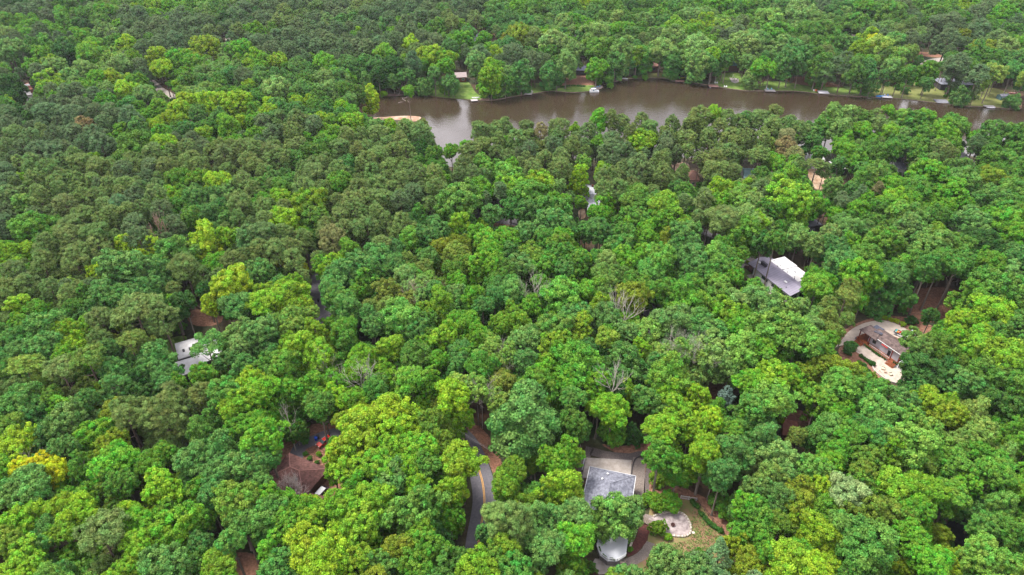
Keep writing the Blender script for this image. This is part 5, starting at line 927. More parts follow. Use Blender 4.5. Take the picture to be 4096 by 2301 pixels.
# pale trunks with high crowns standing in the open glade
for (px, py, rr, cd, lb) in ((3722, 1050, 46, 'mb', 'tall bare-trunked tree, leftmost of three over the brown glade'), (3768, 1040, 50, 'm', 'tall bare-trunked tree in the middle of three over the brown glade'), (3822, 1062, 44, 'mb', 'tall bare-trunked tree, rightmost of three over the brown glade')):
    X, Y = W(px, py, 22); dep = PX(X, Y, 22)[2]; mk_tree(dict(x=X, y=Y, z=22, r=rr*dep/FPX, code=cd, pine=False, label=lb))
def by_base(px, py, z, rr, cd, lb, pine=False, **k):
    """a tree whose foot shows at photo point (px, py)"""
    X, Y = W(px, py, 0); dep = PX(X, Y, z)[2]; o = mk_tree(dict(x=X, y=Y, z=z, r=rr*dep/FPX, code=cd, pine=pine, label=lb, **k)); return o
by_base(2781, 1978, 17.5, 68, 'yg', 'tall lime tree with a long pale bare trunk rising from the fenced yard edge')
by_base(2140, 352, 12, 24, 'q', 'slim pine standing on the lawn behind the chair-topped dock', True)
by_base(2262, 330, 13, 40, 'lt', 'big pale grey-green tree with a white trunk on the pine straw yard')
by_base(2383, 335, 9, 30, 'g', 'round bright tree with a short trunk at the right of the pine straw yard')
by_base(1743, 370, 15, 26, 'yg', 'bright tree on a tall white trunk at the lawn left of the taupe-roofed house')
by_base(3780, 378, 15, 42, 'q', 'big leaning pine on the dry lawn above the fenced dock', True)
by_base(3650, 345, 8, 22, 'gm', 'small round tree on the dry lawn right of the balcony house')
by_base(3444, 370, 4, 10, 'g', 'small bright sapling on the lawn behind the bulkhead posts')
by_base(3168, 328, 11, 26, 'b', 'blue-green tree with pale trunks at the left end of the shaded lawn')
by_base(3270, 345, 12, 26, 'qb', 'dull green tree with white stems in the middle of the shaded lawn')
by_base(3360, 350, 13, 22, 'q', 'narrow grey-green tree on a leaning pale trunk right of the middle stems', True)
by_base(2492, 2270, 16, 60, 'lg', 'tall tree with a dark mossy trunk passing the corner of the sun deck') if False else None
# ------------------------------------------------------------------ shrubs, hedges and garden
SHRUBM = [broad_proto(0), broad_proto(2)]
def shrub(px, py, r, code, label, group='garden shrubs', z=None, zs=.85):
    X, Y = W(px, py, r*.6)
    o = thing('shrub', label, 'shrub', (X, Y, 0), rng.uniform(0, 6), group)
    c = bpy.data.objects.new('leaves', SHRUBM[rng.integers(2)]); COL.objects.link(c); c.parent = o; c.location = (0, 0, r*.68); c.scale = (r/5, r/5, r/5*zs); c.color = (*colour(code), 1)
    m = MB(); m.tube([(0, 0, 0), (0, 0, r*.6)], [.08, .05], 5); m.build('stem', BARK, o)
for (px, py, r, cd, lb) in ((3540, 1272, 1.05, 'yY', 'yellow-green round shrub, first from the left along the drive'), (3564, 1280, .95, 'yY', 'yellow-green round shrub, second from the left along the drive'), (3586, 1286, 1.0, 'yY', 'yellow-green round shrub, third along the drive'), (3612, 1298, 1.15, 'yY', 'yellow-green round shrub, largest and last along the drive'),
    (3670, 1328, .9, 'y', 'yellow-green shrub behind the covered boat'), (3405, 1385, 2.1, 'b', 'dark blue-green bushy tree by the drive entrance'), (3392, 1408, 1.6, 'bd', 'dark shrub below the bushy tree by the drive entrance'), (3437, 1452, .9, 'g', 'bright round shrub in the garden bed below the path'), (3386, 1466, 1.0, 'g', 'bright round shrub at the left of the garden bed'),
    (3397, 1485, 1.3, 'oy', 'bronze-yellow shrub beside the lane'), (3457, 1460, .8, 'b', 'small grey-green shrub in the garden bed centre'), (3465, 1486, 1.3, 'd', 'dark shrub at the lower end of the garden bed'), (3425, 1500, 1.3, 'g', 'bright green shrub at the lane edge of the garden bed'), (3550, 1530, .9, 'g', 'low bright shrub below the curved patio wall'),
    (3645, 1285, 2.0, 'd', 'dark green small tree in the brown glade above the boat'), (3490, 1455, 1.0, 'd', 'dark narrow shrub beside the patio step'),
    (2345, 2000, 1.3, 'm', 'green shrub against the left wall of the grey house') , (2522, 2198, .75, 'g', 'small bright ball shrub at the right of the sun deck'), (2672, 2150, 1.1, 'yg', 'yellow-green shrub at the foot of the fire pit patio wall'), (2632, 2115, 2.3, 'go', 'low spreading green tree on the near side of the fire pit patio'),
    (2627, 2010, 2.9, 'go', 'spreading layered green tree at the corner of the house yard'), (2680, 2010, 3.0, 'gm', 'broad soft green tree above the fire pit patio'), (2870, 2015, 2.6, 'm', 'dark round shrub mass at the top right of the yard'), (2922, 2045, 3.4, 'gm', 'big rounded leafy mass right of the hedge fence'), (2590, 2000, 2.0, 'go', 'smaller layered tree touching the grey roof edge'), (2630, 1920, 2.6, 'go', 'rounded layered tree right of the parking pad'),
    (1222, 1816, .75, 'm', 'small green clump nearest the brown roof ridge'), (1275, 1817, .8, 'yg', 'small lime clump below the red car'), (1238, 1835, .8, 'm', 'small dark clump in the straw bed behind the brown roof'), (1268, 1850, .7, 'm', 'lowest small clump in the straw bed behind the brown roof'),
    (3060, 1044, .9, 'y', 'yellow shrub beside the lavender-roofed house porch'), (2990, 1050, .9, 'y', 'yellow-green shrub on the patio left of the lavender roof'), (2440, 345, 2.2, 'g', 'leafy waterside bush with pale flowers at the yard point'), (2580, 312, 2.2, 'm', 'rounded bush overhanging the lake below the rusty roof'),
    (2540, 310, 1.6, 'm', 'smaller bush on the seawall left of the rounded one'), (4045, 405, 3.6, 'bg', 'big round blue-green bush at the lawn point'), (1535, 378, 2.6, 'yg', 'lime bush overhanging the inlet mud'), (1490, 385, 2.6, 'yg', 'second lime bush along the inlet mud'), (1630, 375, 2.6, 'b', 'blue-green bush fallen into the inlet'), (1700, 360, 3.2, 'bm', 'dark bush at the inlet head beside the lawn'),
    (2215, 345, 2.6, 'b', 'dark rounded bush on the bank right of the docks lawn'), (3805, 365, 3.8, 'bg', 'dense green bush under the leaning pine on the dry lawn'), (3620, 365, 2.8, 'mb', 'round dark bush on the dry lawn left side'), (3590, 350, 2.4, 'm', 'lower dark bush beside the balcony house')):
    shrub(px, py, r, cd, lb)
HEDGE = M('hedge_leaves', (.045, .13, .02), .9, .45, 5)
def hedge(pts, w, h, label):
    line = curve_pts([W(*p) for p in pts], 5); c = line[len(line)//2]
    P = []; R = []
    for i in range(len(line)-1):
        for k in range(5):
            t = rng.random(); P.append((line[i][0]*(1-t)+line[i+1][0]*t-c[0]+rng.uniform(-w, w)*.3, line[i][1]*(1-t)+line[i+1][1]*t-c[1]+rng.uniform(-w, w)*.3, rng.uniform(.3, .8)*h)); R.append(w*.42)
    me = crown_mesh('hedge', np.array(P), np.array(R), 60, .11, core=.85); o = bpy.data.objects.new('hedge', me); COL.objects.link(o); o.location = (c[0], c[1], 0); o.color = (.045, .14, .02, 1); tag(o, label, 'hedge', 'clipped hedges of the yard')
hedge([(2800, 2055), (2835, 2095), (2870, 2120), (2885, 2130)], 1.1, 1.0, 'long clipped dark hedge running down beside the wire fence')
hedge([(2768, 2010), (2776, 2022), (2790, 2033)], 1.1, 1.0, 'short clipped hedge piece at the corner of the white fence')
hedge([(3462, 1385), (3500, 1412), (3545, 1440)], 1.2, .8, 'green hedge strip along the porch foundation')
hedge([(3440, 1425), (3470, 1448), (3485, 1460)], 1.1, .7, 'low green hedge along the path below the porch house')
hedge([(2245, 350), (2290, 345), (2340, 348)], 1.6, .8, 'low bright planting along the point between lawn and lake')
for i in range(6):
    x, y = W(3573+i*6.5, 1453+i*4.0, .8)
    o = thing('conical_shrub', ('first', 'second', 'third', 'fourth', 'fifth', 'last')[i]+' little dark conical evergreen from the left under the porch windows', 'shrub', (x, y, 0), 0, 'little evergreens under the windows')
    P = np.array([(.3*(1-k/14)*math.cos(2.4*k), .3*(1-k/14)*math.sin(2.4*k), .15+k*.11) for k in range(14)]); me = crown_mesh('leaves', P, np.full(14, .2), 26, .07); c = bpy.data.objects.new('leaves', me); COL.objects.link(c); c.parent = o; c.color = (.03, .09, .03, 1)
# ------------------------------------------------------------------ the yard of the grey house
flatpoly('parking_pad', [(2343, 1831), (2527, 1841), (2522, 1905), (2440, 1915), (2330, 1912)], .06, CONC)
m = MB(); a = W(2343, 1832); b = W(2330, 1890); q = thing('low_wall', 'dark low wall along the left side of the parking pad', 'wall', (a[0], a[1], 0), math.atan2(b[1]-a[1], b[0]-a[0])); m.box(2.6, -.15, .5, 5.4, .25, 1.0); m.build('wall_body', M('dark_wall', (.06, .03, .03), .8), q)
m = MB(); m.box(2.6, -.15, 1.04, 5.5, .35, .08); m.build('coping', GREYP, q)
DGRAV = M('dark_gravel', (.13, .105, .1), .95, .4, 5, detail=10)  # gravel in a darker base tone, for the drive and the narrow path
for nm, px, w_, mt in (('drive', [(2360, 1790), (2345, 1830), (2328, 1880), (2320, 1930)], 1.1, DGRAV), ('drive', [(2365, 1805), (2430, 1822), (2520, 1830), (2570, 1822), (2590, 1850)], 1.5, DGRAV),
                       ('gravel_path', [(2560, 1835), (2552, 1880), (2552, 1930), (2550, 1985)], 1.9, GRAV), ('gravel_path', [(2600, 1840), (2590, 1900), (2585, 1985)], .7, DGRAV),
                       ('brick_path', [(2560, 2070), (2590, 2078), (2620, 2085)], 1.5, GRAV), ('gravel_path', [(2600, 2170), (2585, 2205), (2550, 2235), (2500, 2255), (2440, 2262), (2390, 2262)], 1.2, GRAV)):
    strip(nm, curve_pts([W(*p) for p in px], 6), -w_, w_, .05+.004*len(nm)/3, mt)
DKSTONE = M('dark_stone', (.07, .06, .062), .9, .3, 3)
sw2 = strip('stone_border', curve_pts([W(*p) for p in ((2523, 1990), (2525, 1900), (2540, 1840), (2580, 1822))], 6), -.15, .15, 0, DKSTONE, h=.35); del sw2['kind']; tag(sw2, 'dark stone border curving round the gravel beside the parking pad', 'border')
flatpoly('apron', [(2380, 2235), (2450, 2240), (2470, 2290), (2395, 2300), (2372, 2250)], .07, CONC)
flatpoly('garden_bed', [(2560, 2095), (2602, 2092), (2600, 2120), (2585, 2170), (2545, 2215), (2510, 2230), (2508, 2200), (2545, 2150)], .08, M('bark_mulch', (.1, .035, .03), .95, .35, 2))
FP = [(2585, 2080), (2612, 2068), (2650, 2054), (2690, 2049), (2728, 2056), (2750, 2078), (2762, 2108), (2757, 2138), (2730, 2148), (2690, 2145), (2655, 2130), (2632, 2108), (2600, 2095)]
flatpoly('fire_pit_patio', FP, .1, M('flagstone', (.3, .24, .24), .9, .3, .9, c2=(.45, .38, .37), detail=10), smooth_it=1)
ring = curve_pts([W(*p) for p in FP[1:11]], 8); q = thing('stone_wall', 'low rough stone wall ringing the fire pit patio', 'wall', (ring[0][0], ring[0][1], 0))
RUB = [M('rubble%d' % i, c, .95, .25, 3, bump=.5) for i, c in enumerate(((.5, .44, .36), (.4, .33, .28), (.6, .56, .5)))]
for i in range(3): 
    m = MB()
    for k in range(i, len(ring)-1, 3):
        a, b = ring[k], ring[k+1]; m.box((a[0]+b[0])/2-ring[0][0]+rng.uniform(-.06, .06), (a[1]+b[1])/2-ring[0][1]+rng.uniform(-.06, .06), .24, math.dist(a, b)*1.02, rng.uniform(.4, .55), rng.uniform(.4, .55), math.atan2(b[1]-a[1], b[0]-a[0])+rng.uniform(-.1, .1), .85)
    m.build('stones', RUB[i], q)
x, y = W(2691, 2103); q = thing('fire_pit', 'round rusty fire pit bowl in the middle of the stone patio', 'fire pit', (x, y, .1)); m = MB()
prof = [(.32, 0), (.5, .12), (.56, .42), (.46, .42), (.38, .2), (.05, .14)]
m.loft([[(r*math.cos(a*math.pi/8), r*math.sin(a*math.pi/8), z) for a in range(16)] for r, z in prof]); m.build('bowl', M('rusty_iron', (.09, .035, .03), .8, .3, 4), q)
m = MB()
for k in range(7): a = k*.9; m.tube([(.3*math.cos(a), .3*math.sin(a), .3), (-.2*math.cos(a), -.2*math.sin(a), .5)], .05, 5)
m.build('logs', M('burnt_logs', (.07, .03, .025), .9), q)
strp = curve_pts([W(*p) for p in ((2545, 2125), (2532, 2160), (2520, 2190))], 6); q = strip('stone_edging', strp, -.25, .25, 0, RUB[0], h=.5); del q['kind']; tag(q, 'pale stone edging between the sun deck and the mulch bed', 'edging')
for i, (p0, p1) in enumerate((((2605, 2095), (2560, 2082)),)):
    a = W(*p0); b = W(*p1); q = thing('garden_steps', 'timber-edged garden steps from the house down to the stone patio', 'steps', (a[0], a[1], 0), math.atan2(b[1]-a[1], b[0]-a[0]))
    for k in range(6): m = MB(); m.box(.2+k*.42, 0, .08+k*.07, .36, 1.7, .16+k*.14); m.build('step', WOODG, q)
x, y = W(2763, 2137); q = thing('flagstones', 'loose pale flagstone by the end of the patio wall', 'stone', (x+.3, y, .0)); m = MB(); m.prism([(0, 0), (.7, .1), (.8, .6), (.2, .8), (-.1, .4)], 0, .12); m.build('stone', RUB[2], q)
def fence(p, h, label, mat, gap=.12, post=2.0, name='fence', mesh=False):
    line = [W(*q) for q in p]; o = thing(name, label, 'fence', (line[0][0], line[0][1], 0)); ox, oy = line[0]; rails = MB(); k_all = 0
    for a, b in zip(line, line[1:]):
        d = math.dist(a, b); an = math.atan2(b[1]-a[1], b[0]-a[0]); mx_, my_ = (a[0]+b[0])/2-ox, (a[1]+b[1])/2-oy
        for z in ((.15, h-.08) if not mesh else (h-.06,)): rails.box(mx_, my_, z, d-.05, .06, .07, an)
        n = int(d/gap)
        for k in range(n): t = (k+.5)/n; rails.box(a[0]+(b[0]-a[0])*t-ox, a[1]+(b[1]-a[1])*t-oy, h/2, .03 if not mesh else .02, .03, h-.2, an)
        n = max(1, round(d/post))
        for k in range(n+1):
            t = k/n; m = MB(); m.box(a[0]+(b[0]-a[0])*t-ox, a[1]+(b[1]-a[1])*t-oy, h/2+.05, .1, .1, h+.1, an)
            if k < n or b == line[-1]: m.build('post', mat, o)
    rails.build('panel', mat, o)
fence([(2722, 1994), (2786, 2004)], 1.2, 'white picket fence panel across the top of the yard', WHITEP)
fence([(2786, 2004), (2800, 2030), (2818, 2045), (2850, 2085), (2886, 2115)], 1.2, 'thin dark wire fence running down behind the long hedge', DARKF, gap=.35, post=2.2, mesh=True)
# ------------------------------------------------------------------ vehicles
def car_body(L_, W_, H_, prof, mat, par, name='body', bev=.06):
    """prof: side profile (x, z) outline, narrowed a little towards the roof"""
    m = MB(); rings = []
    for yy_, k in ((-W_/2, .97), (-W_/2*.94, 1), (W_/2*.94, 1), (W_/2, .97)):
        rings.append([(x*(1 if k == 1 else .995), yy_*(1 if z < H_*.58 else .86), z if k == 1 else min(z, z*.985)) for x, z in prof])
    m.loft(rings); return m.build(name, mat, par, smooth=False, bevel=bev)
def wheel(par, x, y, r, w=.24):
    m = MB(); m.tube([(x, y-w/2, r), (x, y+w/2, r)], r, 14); t = m.build('wheel', M('tyre', (.02, .02, .02), .9), par)
    m = MB(); m.tube([(x, y-w/2-.01, r), (x, y+w/2+.01, r)], r*.58, 10); m.build('rim', M('alloy', (.4, .4, .42), .35, metal=.6), t)
RED = M('red_paint', (.36, .018, .012), .25, .08, .5, spec=.7)
ax, ay = W(1271, 1784, .8); bx_, by_ = W(1318, 1752, .8); an = math.atan2(by_-ay, bx_-ax)
car = thing('parked_car', 'red sport utility car parked nose-down on the driveway under a lime tree', 'car', (ax+2.2*math.cos(an), ay+2.2*math.sin(an), .05), an+math.pi)
car_body(4.6, 1.85, 1.7, [(2.3, .45), (2.32, .8), (2.2, .98), (1.15, 1.1), (.95, 1.12), (-2.2, 1.12), (-2.3, .9), (-2.28, .42), (-1.85, .35), (1.9, .32)], RED, car)
m = MB(); m.loft([[(1.1, yy, 1.1), (.35, yy*.86, 1.6), (-1.95, yy*.86, 1.6), (-2.24, yy, 1.1)] for yy in (-.88, .88)]); m.build('windows', GLASS, car)
m = MB(); m.box(-.85, 0, 1.64, 2.3, 1.46, .08); ro = m.build('roof', RED, car, bevel=.03)
m = MB()
for s in (-.62, .62): m.box(-.85, s, 1.72, 2.1, .05, .06)
m.build('roof_rails', M('alloy', (.4, .4, .42)), ro)
m = MB()
for s in (-.83, .83): m.box(.75, s*.97, 1.34, .09, .05, .56); m.box(-.3, s*.98, 1.34, .09, .06, .52); m.box(-1.25, s*.98, 1.34, .09, .06, .52)
m.build('pillars', RED, car)
for s in (-.66, .66): m = MB(); m.box(2.27, s, .82, .1, .38, .2); m.build('headlight', M('lamp_glass', (.75, .72, .62), .15), car)
m = MB(); m.box(2.31, 0, .72, .06, .8, .22); m.build('grille', DARKF, car)
for x in (1.45, -1.45):
    for y in (-.86, .86): wheel(car, x, y, .36)
for i, (px, py, c, lb) in enumerate(((1264, 1756, (.01, .06, .45), 'blue wheeled bin beside the red car'), (1271, 1749, (.03, .03, .04), 'dark wheeled bin behind the blue one'))):
    x, y = W(px, py, .5); q = thing('wheeled_bin', lb, 'bin', (x, y, 0), .4, 'wheeled bins by the driveway'); mt = M('bin%d' % i, c, .5)
    m = MB(); m.box(0, 0, .55, .72, .78, 1.0, 0, 1.12); m.build('body', mt, q, bevel=.04); m = MB(); m.box(0, -.04, 1.1, .88, .95, .12); m.build('lid', mt, q, bevel=.03)
    m = MB(); m.tube([(-.35, .4, .15), (.35, .4, .15)], .13, 8); m.build('wheels', DARKF, q)
# white van seen behind the wing of the brown house
x, y = W(1284, 1966, 1.8); q = thing('parked_van', 'white-roofed dark van parked between the brown roofs and the lime trees', 'van', (x, y+.4, .05), R_(62))
car_body(4.4, 1.9, 2.0, [(2.2, .4), (2.2, .9), (1.5, 1.1), (1.0, 1.8), (-2.1, 1.85), (-2.2, .4)], M('dark_van', (.05, .03, .04), .4), q); m = MB(); m.box(-.5, 0, 1.9, 3.0, 1.55, .14); m.build('roof', WHITEP, q, bevel=.06)
for xx in (1.4, -1.4):
    for yy in (-.88, .88): wheel(q, xx, yy, .34)
# white pickup with a loaded bed by the porch house
ax, ay = W(3581, 1327, .8); bx_, by_ = W(3640, 1353, .8); an = math.atan2(by_-ay, bx_-ax); d = math.dist((ax, ay), (bx_, by_))
q = thing('pickup_truck', 'white pickup truck with a bed full of bright gear parked behind the porch house', 'truck', ((ax+bx_)/2, (ay+by_)/2, .05), an)
WP = M('white_car_paint', (.75, .75, .76), .25, .03, spec=.6)
car_body(5.6, 1.95, 1.3, [(2.8, .5), (2.8, .95), (2.6, 1.1), (-.55, 1.12), (-.55, 1.0), (-2.8, 1.0), (-2.8, .5), (-2.2, .4), (2.2, .4)], WP, q)
m = MB(); m.loft([[(1.5, yy, 1.1), (.8, yy*.84, 1.75), (-.35, yy*.84, 1.78), (-.55, yy, 1.1)] for yy in (-.92, .92)]); m.build('windows', GLASS, q)
m = MB(); m.box(.2, 0, 1.8, 1.3, 1.5, .1); m.build('roof', WP, q, bevel=.04)
m = MB(); m.box(-1.7, .9, 1.15, 2.2, .1, .35); m.box(-1.7, -.9, 1.15, 2.2, .1, .35); m.box(-2.75, 0, 1.15, .1, 1.7, .35); m.build('bed_sides', M('black_plastic', (.03, .03, .035), .6), q)
for xx in (1.9, -1.8):
    for yy in (-.9, .9): wheel(q, xx, yy, .4)
for nm, lb, xx, yy, c in (('cool_box', 'turquoise cool box at the tail of the loaded pickup bed', -2.3, .25, (.08, .5, .5)), ('bag', 'orange bag in the middle of the pickup bed', -1.7, -.1, (.8, .28, .02)), ('bag', 'red bag against the cab in the pickup bed', -1.0, .1, (.6, .04, .03))):
    c_, s_ = math.cos(an), math.sin(an); b = thing(nm, lb, nm.replace('_', ' '), ((ax+bx_)/2+xx*c_-yy*s_, (ay+by_)/2+xx*s_+yy*c_, 1.06), an, 'gear in the pickup bed'); m = MB(); m.box(0, 0, .22, .6, .75, .42, 0, .9); m.build('body', M(nm+lb[:6], c, .6), b, bevel=.06); m = MB(); m.box(0, 0, .46, .5, .6, .06); m.build('lid', M(nm+lb[:6], c), b)
# boats -------------------------------------------------------------------
def hull_mesh(m, L_, B, D, z=0, nose=.75, n=9, full=.65):
    rings = []
    for i in range(n):
        t = i/(n-1); x = L_*(t-.5); w = B/2*min(1, (full+(1-full)*min(1, t*3))*(1-max(0, (t-.5)/.5)**2.2*nose*1.25) if True else 1); w = max(w, .04)
        rise = D*.35*max(0, t-.5)
        rings.append([(x, -w, z+D+rise), (x, -w*.8, z+D*.35+rise*1.3), (x, 0, z+rise*1.6), (x, w*.8, z+D*.35+rise*1.3), (x, w, z+D+rise), (x, w*.45, z+D*1.12+rise), (x, 0, z+D*1.3+rise), (x, -w*.45, z+D*1.12+rise)])
    m.loft(rings); return m
ax, ay = W(3655, 1333, 1); bx_, by_ = W(3687, 1351, 1); an = math.atan2(by_-ay, bx_-ax)
q = thing('covered_boat', 'white covered boat on a trailer at the end of the loop drive', 'boat', ((ax+bx_)/2, (ay+by_)/2, .05), an+math.pi)
hull_mesh(MB(), 5.2, 1.9, .9, .55).build('hull', WP, q, smooth=False, bevel=.05); m = MB(); hull_mesh(m, 4.9, 1.75, .35, 1.35); m.build('cover', M('pale_cover', (.55, .65, .68), .7), q, smooth=True)
m = MB(); m.tube([(0, -.92, 1.95), (0, 0, 2.02), (0, .92, 1.95)], .04, 5); m.build('strap', DARKF, q)
m = MB(); m.tube([(-2, 0, .4), (3.6, 0, .4)], .06, 6); m.tube([(-.5, -.9, .38), (-.5, .9, .38)], .05, 6); tr_ = m.build('trailer', DARKF, q)
for yy in (-.95, .95): wheel(q, -.5, yy, .3, .18)
def on_lake(px, py): x, y = W(px, py, .05); return x, y
TIMB = M('grey_dock_boards', (.38, .35, .35), .85, .15, 1, stripes=('X', .25, .25)); TIMR = M('red_dock_boards', (.25, .14, .12), .85, .15, 1, stripes=('X', .25, .25))
def dock(px, py, w, l, rz, label, mat=TIMB, z=.75, rail=False):
    x, y = on_lake(px, py); q = thing('dock', label, 'dock', (x, y, 0), rz, 'docks along the far shore')
    m = MB(); m.box(0, 0, z, w, l, .18); m.build('decking', mat, q)
    for sx in (-1, 1):
        for sy in (-1, 0, 1): m = MB(); m.tube([(sx*w*.46, sy*l*.45, 0), (sx*w*.46, sy*l*.45, z+.25)], .11, 6); m.build('pile', WOODG, q)
    if rail:
        m = MB()
        for sx in (-1, 1): m.box(sx*w*.48, 0, z+1, .07, l, .08)
        m.box(0, l*.48, z+1, w, .07, .08); m.build('rail', WOODG, q)
    return x, y, rz, z
d1 = dock(2115, 375, 5.0, 7.6, -.16, 'square grey dock with two white chairs on its shore end')
d2 = dock(1897, 405, 4.4, 3.6, .2, 'small grey floating dock holding a white canoe below the taupe-roofed house')
dock(1940, 399, 5.6, 1.8, -.05, 'low reddish landing stage beside the small floating dock', TIMR, .4)
dock(2719, 328, 6.0, 3.4, -.1, 'low rusty-brown dock left of the big overhanging tree', TIMR)
d5 = dock(2853, 348, 6.4, 4.8, -.05, 'brown railed dock right of the big overhanging tree', TIMR, .75, True)
d6 = dock(3079, 366, 6.6, 4.2, -.08, 'pale grey dock with blue chairs and a furled umbrella')
d7 = dock(3292, 374, 6.6, 5.2, -.12, 'wide white-grey empty boat dock at the left end of the bulkhead', M('white_dock', (.6, .58, .62), .7, .05, 1, stripes=('X', .4, .15)), .9)
d8 = dock(3545, 391, 6.4, 4.0, -.1, 'white dock with pale chairs right of the blue covered boat', M('white_dock', (.6, .58, .62)))
dock(3766, 408, 8.0, 7.0, -.1, 'dark wire-fenced dock platform under the leaning pine', M('dark_mesh_deck', (.2, .2, .23), .8, .2, 2), .5, True)
dock(3955, 429, 6.2, 2.6, -.12, 'low grey dock by the lawn point with a small pale boat')
CH = {}
def chair(x, y, z, rz, c, label, nm):
    mt = M('chair_'+nm, c, .6); q = thing('lawn_chair', label, 'chair', (x, y, z), rz, 'waterside chairs'); m = MB(); m.box(0, 0, .38, .75, .75, .1); m.build('seat', mt, q); m = MB(); m.face([(-.36, .36, .35), (.36, .36, .35), (.32, .62, 1.15), (-.32, .62, 1.15)]); m.face([(-.36, .42, .35), (-.32, .68, 1.15), (.32, .68, 1.15), (.36, .42, .35)]); m.build('backrest', mt, q)
    for sx in (-.34, .34):
        for sy in (-.32, .3): m = MB(); m.box(sx, sy, .18, .09, .09, .36); m.build('leg', mt, q)
    m = MB()
    for sx in (-.42, .42): m.box(sx, 0, .62, .14, .8, .05)
    m.build('armrests', mt, q)
def rel(d, u, v): return (d[0]+u*math.cos(d[2])-v*math.sin(d[2]), d[1]+u*math.sin(d[2])+v*math.cos(d[2]))
x, y = rel(d1, -.9, 4.6); chair(x, y, .05, 2.9, (.75, .74, .72), 'left white chair at the shore end of the square dock', 'white'); x, y = rel(d1, 1.0, 4.7); chair(x, y, .05, 3.1, (.75, .74, .72), 'right white chair at the shore end of the square dock', 'white')
for i, (px, py) in enumerate(((2380, 353), (2389, 348), (2398, 346))): x, y = W(px, py, .4); chair(x, y, .1, 2.6+.3*i, (.16, .36, .62), ('lowest', 'middle', 'uppermost')[i]+' of three blue chairs on the stone point', 'blue')
x, y = rel(d6, -1.2, .6); chair(x, y, .85, .3, (.2, .45, .5), 'left teal chair on the umbrella dock', 'teal'); x, y = rel(d6, 1.0, .7); chair(x, y, .85, -.3, (.2, .45, .5), 'right teal chair on the umbrella dock', 'teal')
x, y = rel(d8, -.8, .9); chair(x, y, .85, .1, (.5, .5, .6), 'left pale chair on the white dock', 'pale'); x, y = rel(d8, 1.0, .9); chair(x, y, .85, -.1, (.1, .25, .6), 'right blue chair on the white dock', 'blue2')
x, y = W(2902, 348, .4); chair(x-.6, y, .05, .2, (.75, .74, .72), 'left of a pair of white chairs on the lawn edge', 'white'); chair(x+.6, y, .05, -.2, (.75, .74, .72), 'right of a pair of white chairs on the lawn edge', 'white')
x, y = W(2865, 333, .4); chair(x-.6, y, .05, .2, (.55, .54, .55), 'left of two grey chairs above the railed dock', 'grey'); chair(x+.6, y, .05, -.2, (.55, .54, .55), 'right of two grey chairs above the railed dock', 'grey')
for i, (px, c, nn) in enumerate(((3256, (.7, .68, .66), 'white'), (3262, (.8, .3, .1), 'orange'), (3268, (.6, .06, .05), 'red'))): x, y = W(px, 364, .4); chair(x, y, .05, 0, c, nn+' lawn chair of the row beside the wide empty dock', nn)
flatpoly('stone_landing', [(2358, 358), (2375, 349), (2405, 343), (2411, 345), (2408, 352), (2385, 360), (2362, 366)], .07, M('landing_stone', (.36, .3, .28), .9, .25, .8))
flatpoly('terrace', [(2917, 310), (2925, 312), (2955, 315), (2955, 330), (2940, 334), (2926, 328)], .06, M('terrace_stone', (.4, .35, .34), .9, .15, .8))
def parasol(px, py, h, label, furled=True):
    x, y = W(px, py); q = thing('parasol', label, 'parasol', (x, y, .06), 0, 'furled parasols'); m = MB(); m.tube([(0, 0, 0), (0, 0, h)], .05, 6); m.build('pole', DARKF, q); m = MB(); m.tube([(0, 0, h*.38), (0, 0, h*.6), (0, 0, h*1.02)], [.26, .2, .05], 8); m.build('canopy', M('parasol_cloth', (.68, .66, .62), .8), q); m = MB(); m.box(0, 0, .05, .6, .6, .1); m.build('base', DARKF, q)
parasol(2930, 316, 3.0, 'furled white parasol at the left of the round terrace'); parasol(2936, 322, 2.6, 'furled white parasol at the front of the round terrace'); parasol(3063, 362, 3.2, 'furled white parasol beside the teal-chaired dock')
for i, (px, py) in enumerate(((2936, 321), (2945, 325), (2950, 320))):
    x, y = W(px, py); q = thing('patio_table', ('left', 'front', 'right')[i]+' dark table on the round terrace', 'table', (x, y, .07), 0, 'terrace tables'); m = MB(); m.tube([(0, 0, .7), (0, 0, .76)], .7, 10); m.build('tabletop', DARKF, q); m = MB(); m.tube([(0, 0, 0), (0, 0, .7)], .06, 6); m.build('pedestal', DARKF, q)
def pontoon(px, py, rz, label, L_=6.4):
    x, y = on_lake(px, py); q = thing('pontoon_boat', label, 'boat', (x, y, 0), rz, 'boats on the lake')
    for s in (-.9, .9): m = MB(); m.tube([(-L_/2, s, .25), (L_/2-.6, s, .25), (L_/2, s, .4)], [.28, .28, .05], 9); m.build('float', M('alloy', (.4, .4, .42)), q)
    m = MB(); m.box(0, 0, .58, L_*.95, 2.5, .12); m.build('deck', WHITEP, q)
    m = MB()
    for s in (-1.2, 1.2): m.box(0, s, .95, L_*.9, .06, .6)
    m.box(L_*.45, 0, .95, .06, 2.4, .6); m.box(-L_*.45, 0, .95, .06, 2.4, .6); m.build('side_panels', WHITEP, q)
    m = MB(); m.box(-.6, 0, 2.4, 3.2, 2.4, .1); m.build('canopy', M('grey_canopy', (.42, .45, .5), .7), q, bevel=.04)
    m = MB()
    for sx in (-2.0, .8):
        for s in (-1.1, 1.1): m.tube([(sx, s, .6), (sx, s, 2.4)], .035, 5)
    m.build('canopy_frame', DARKF, q); m = MB(); m.box(-.4, .5, .95, .8, .7, .7); m.box(1.8, -.6, .85, 1.4, .7, .45); m.build('seats', M('seat_blue', (.16, .3, .42), .6), q)
    m = MB(); m.box(-L_/2-.2, 0, .75, .4, .4, .8); m.build('motor', DARKF, q)
pontoon(2377, 369, .03, 'white pontoon boat with a grey canopy moored at the stone point')
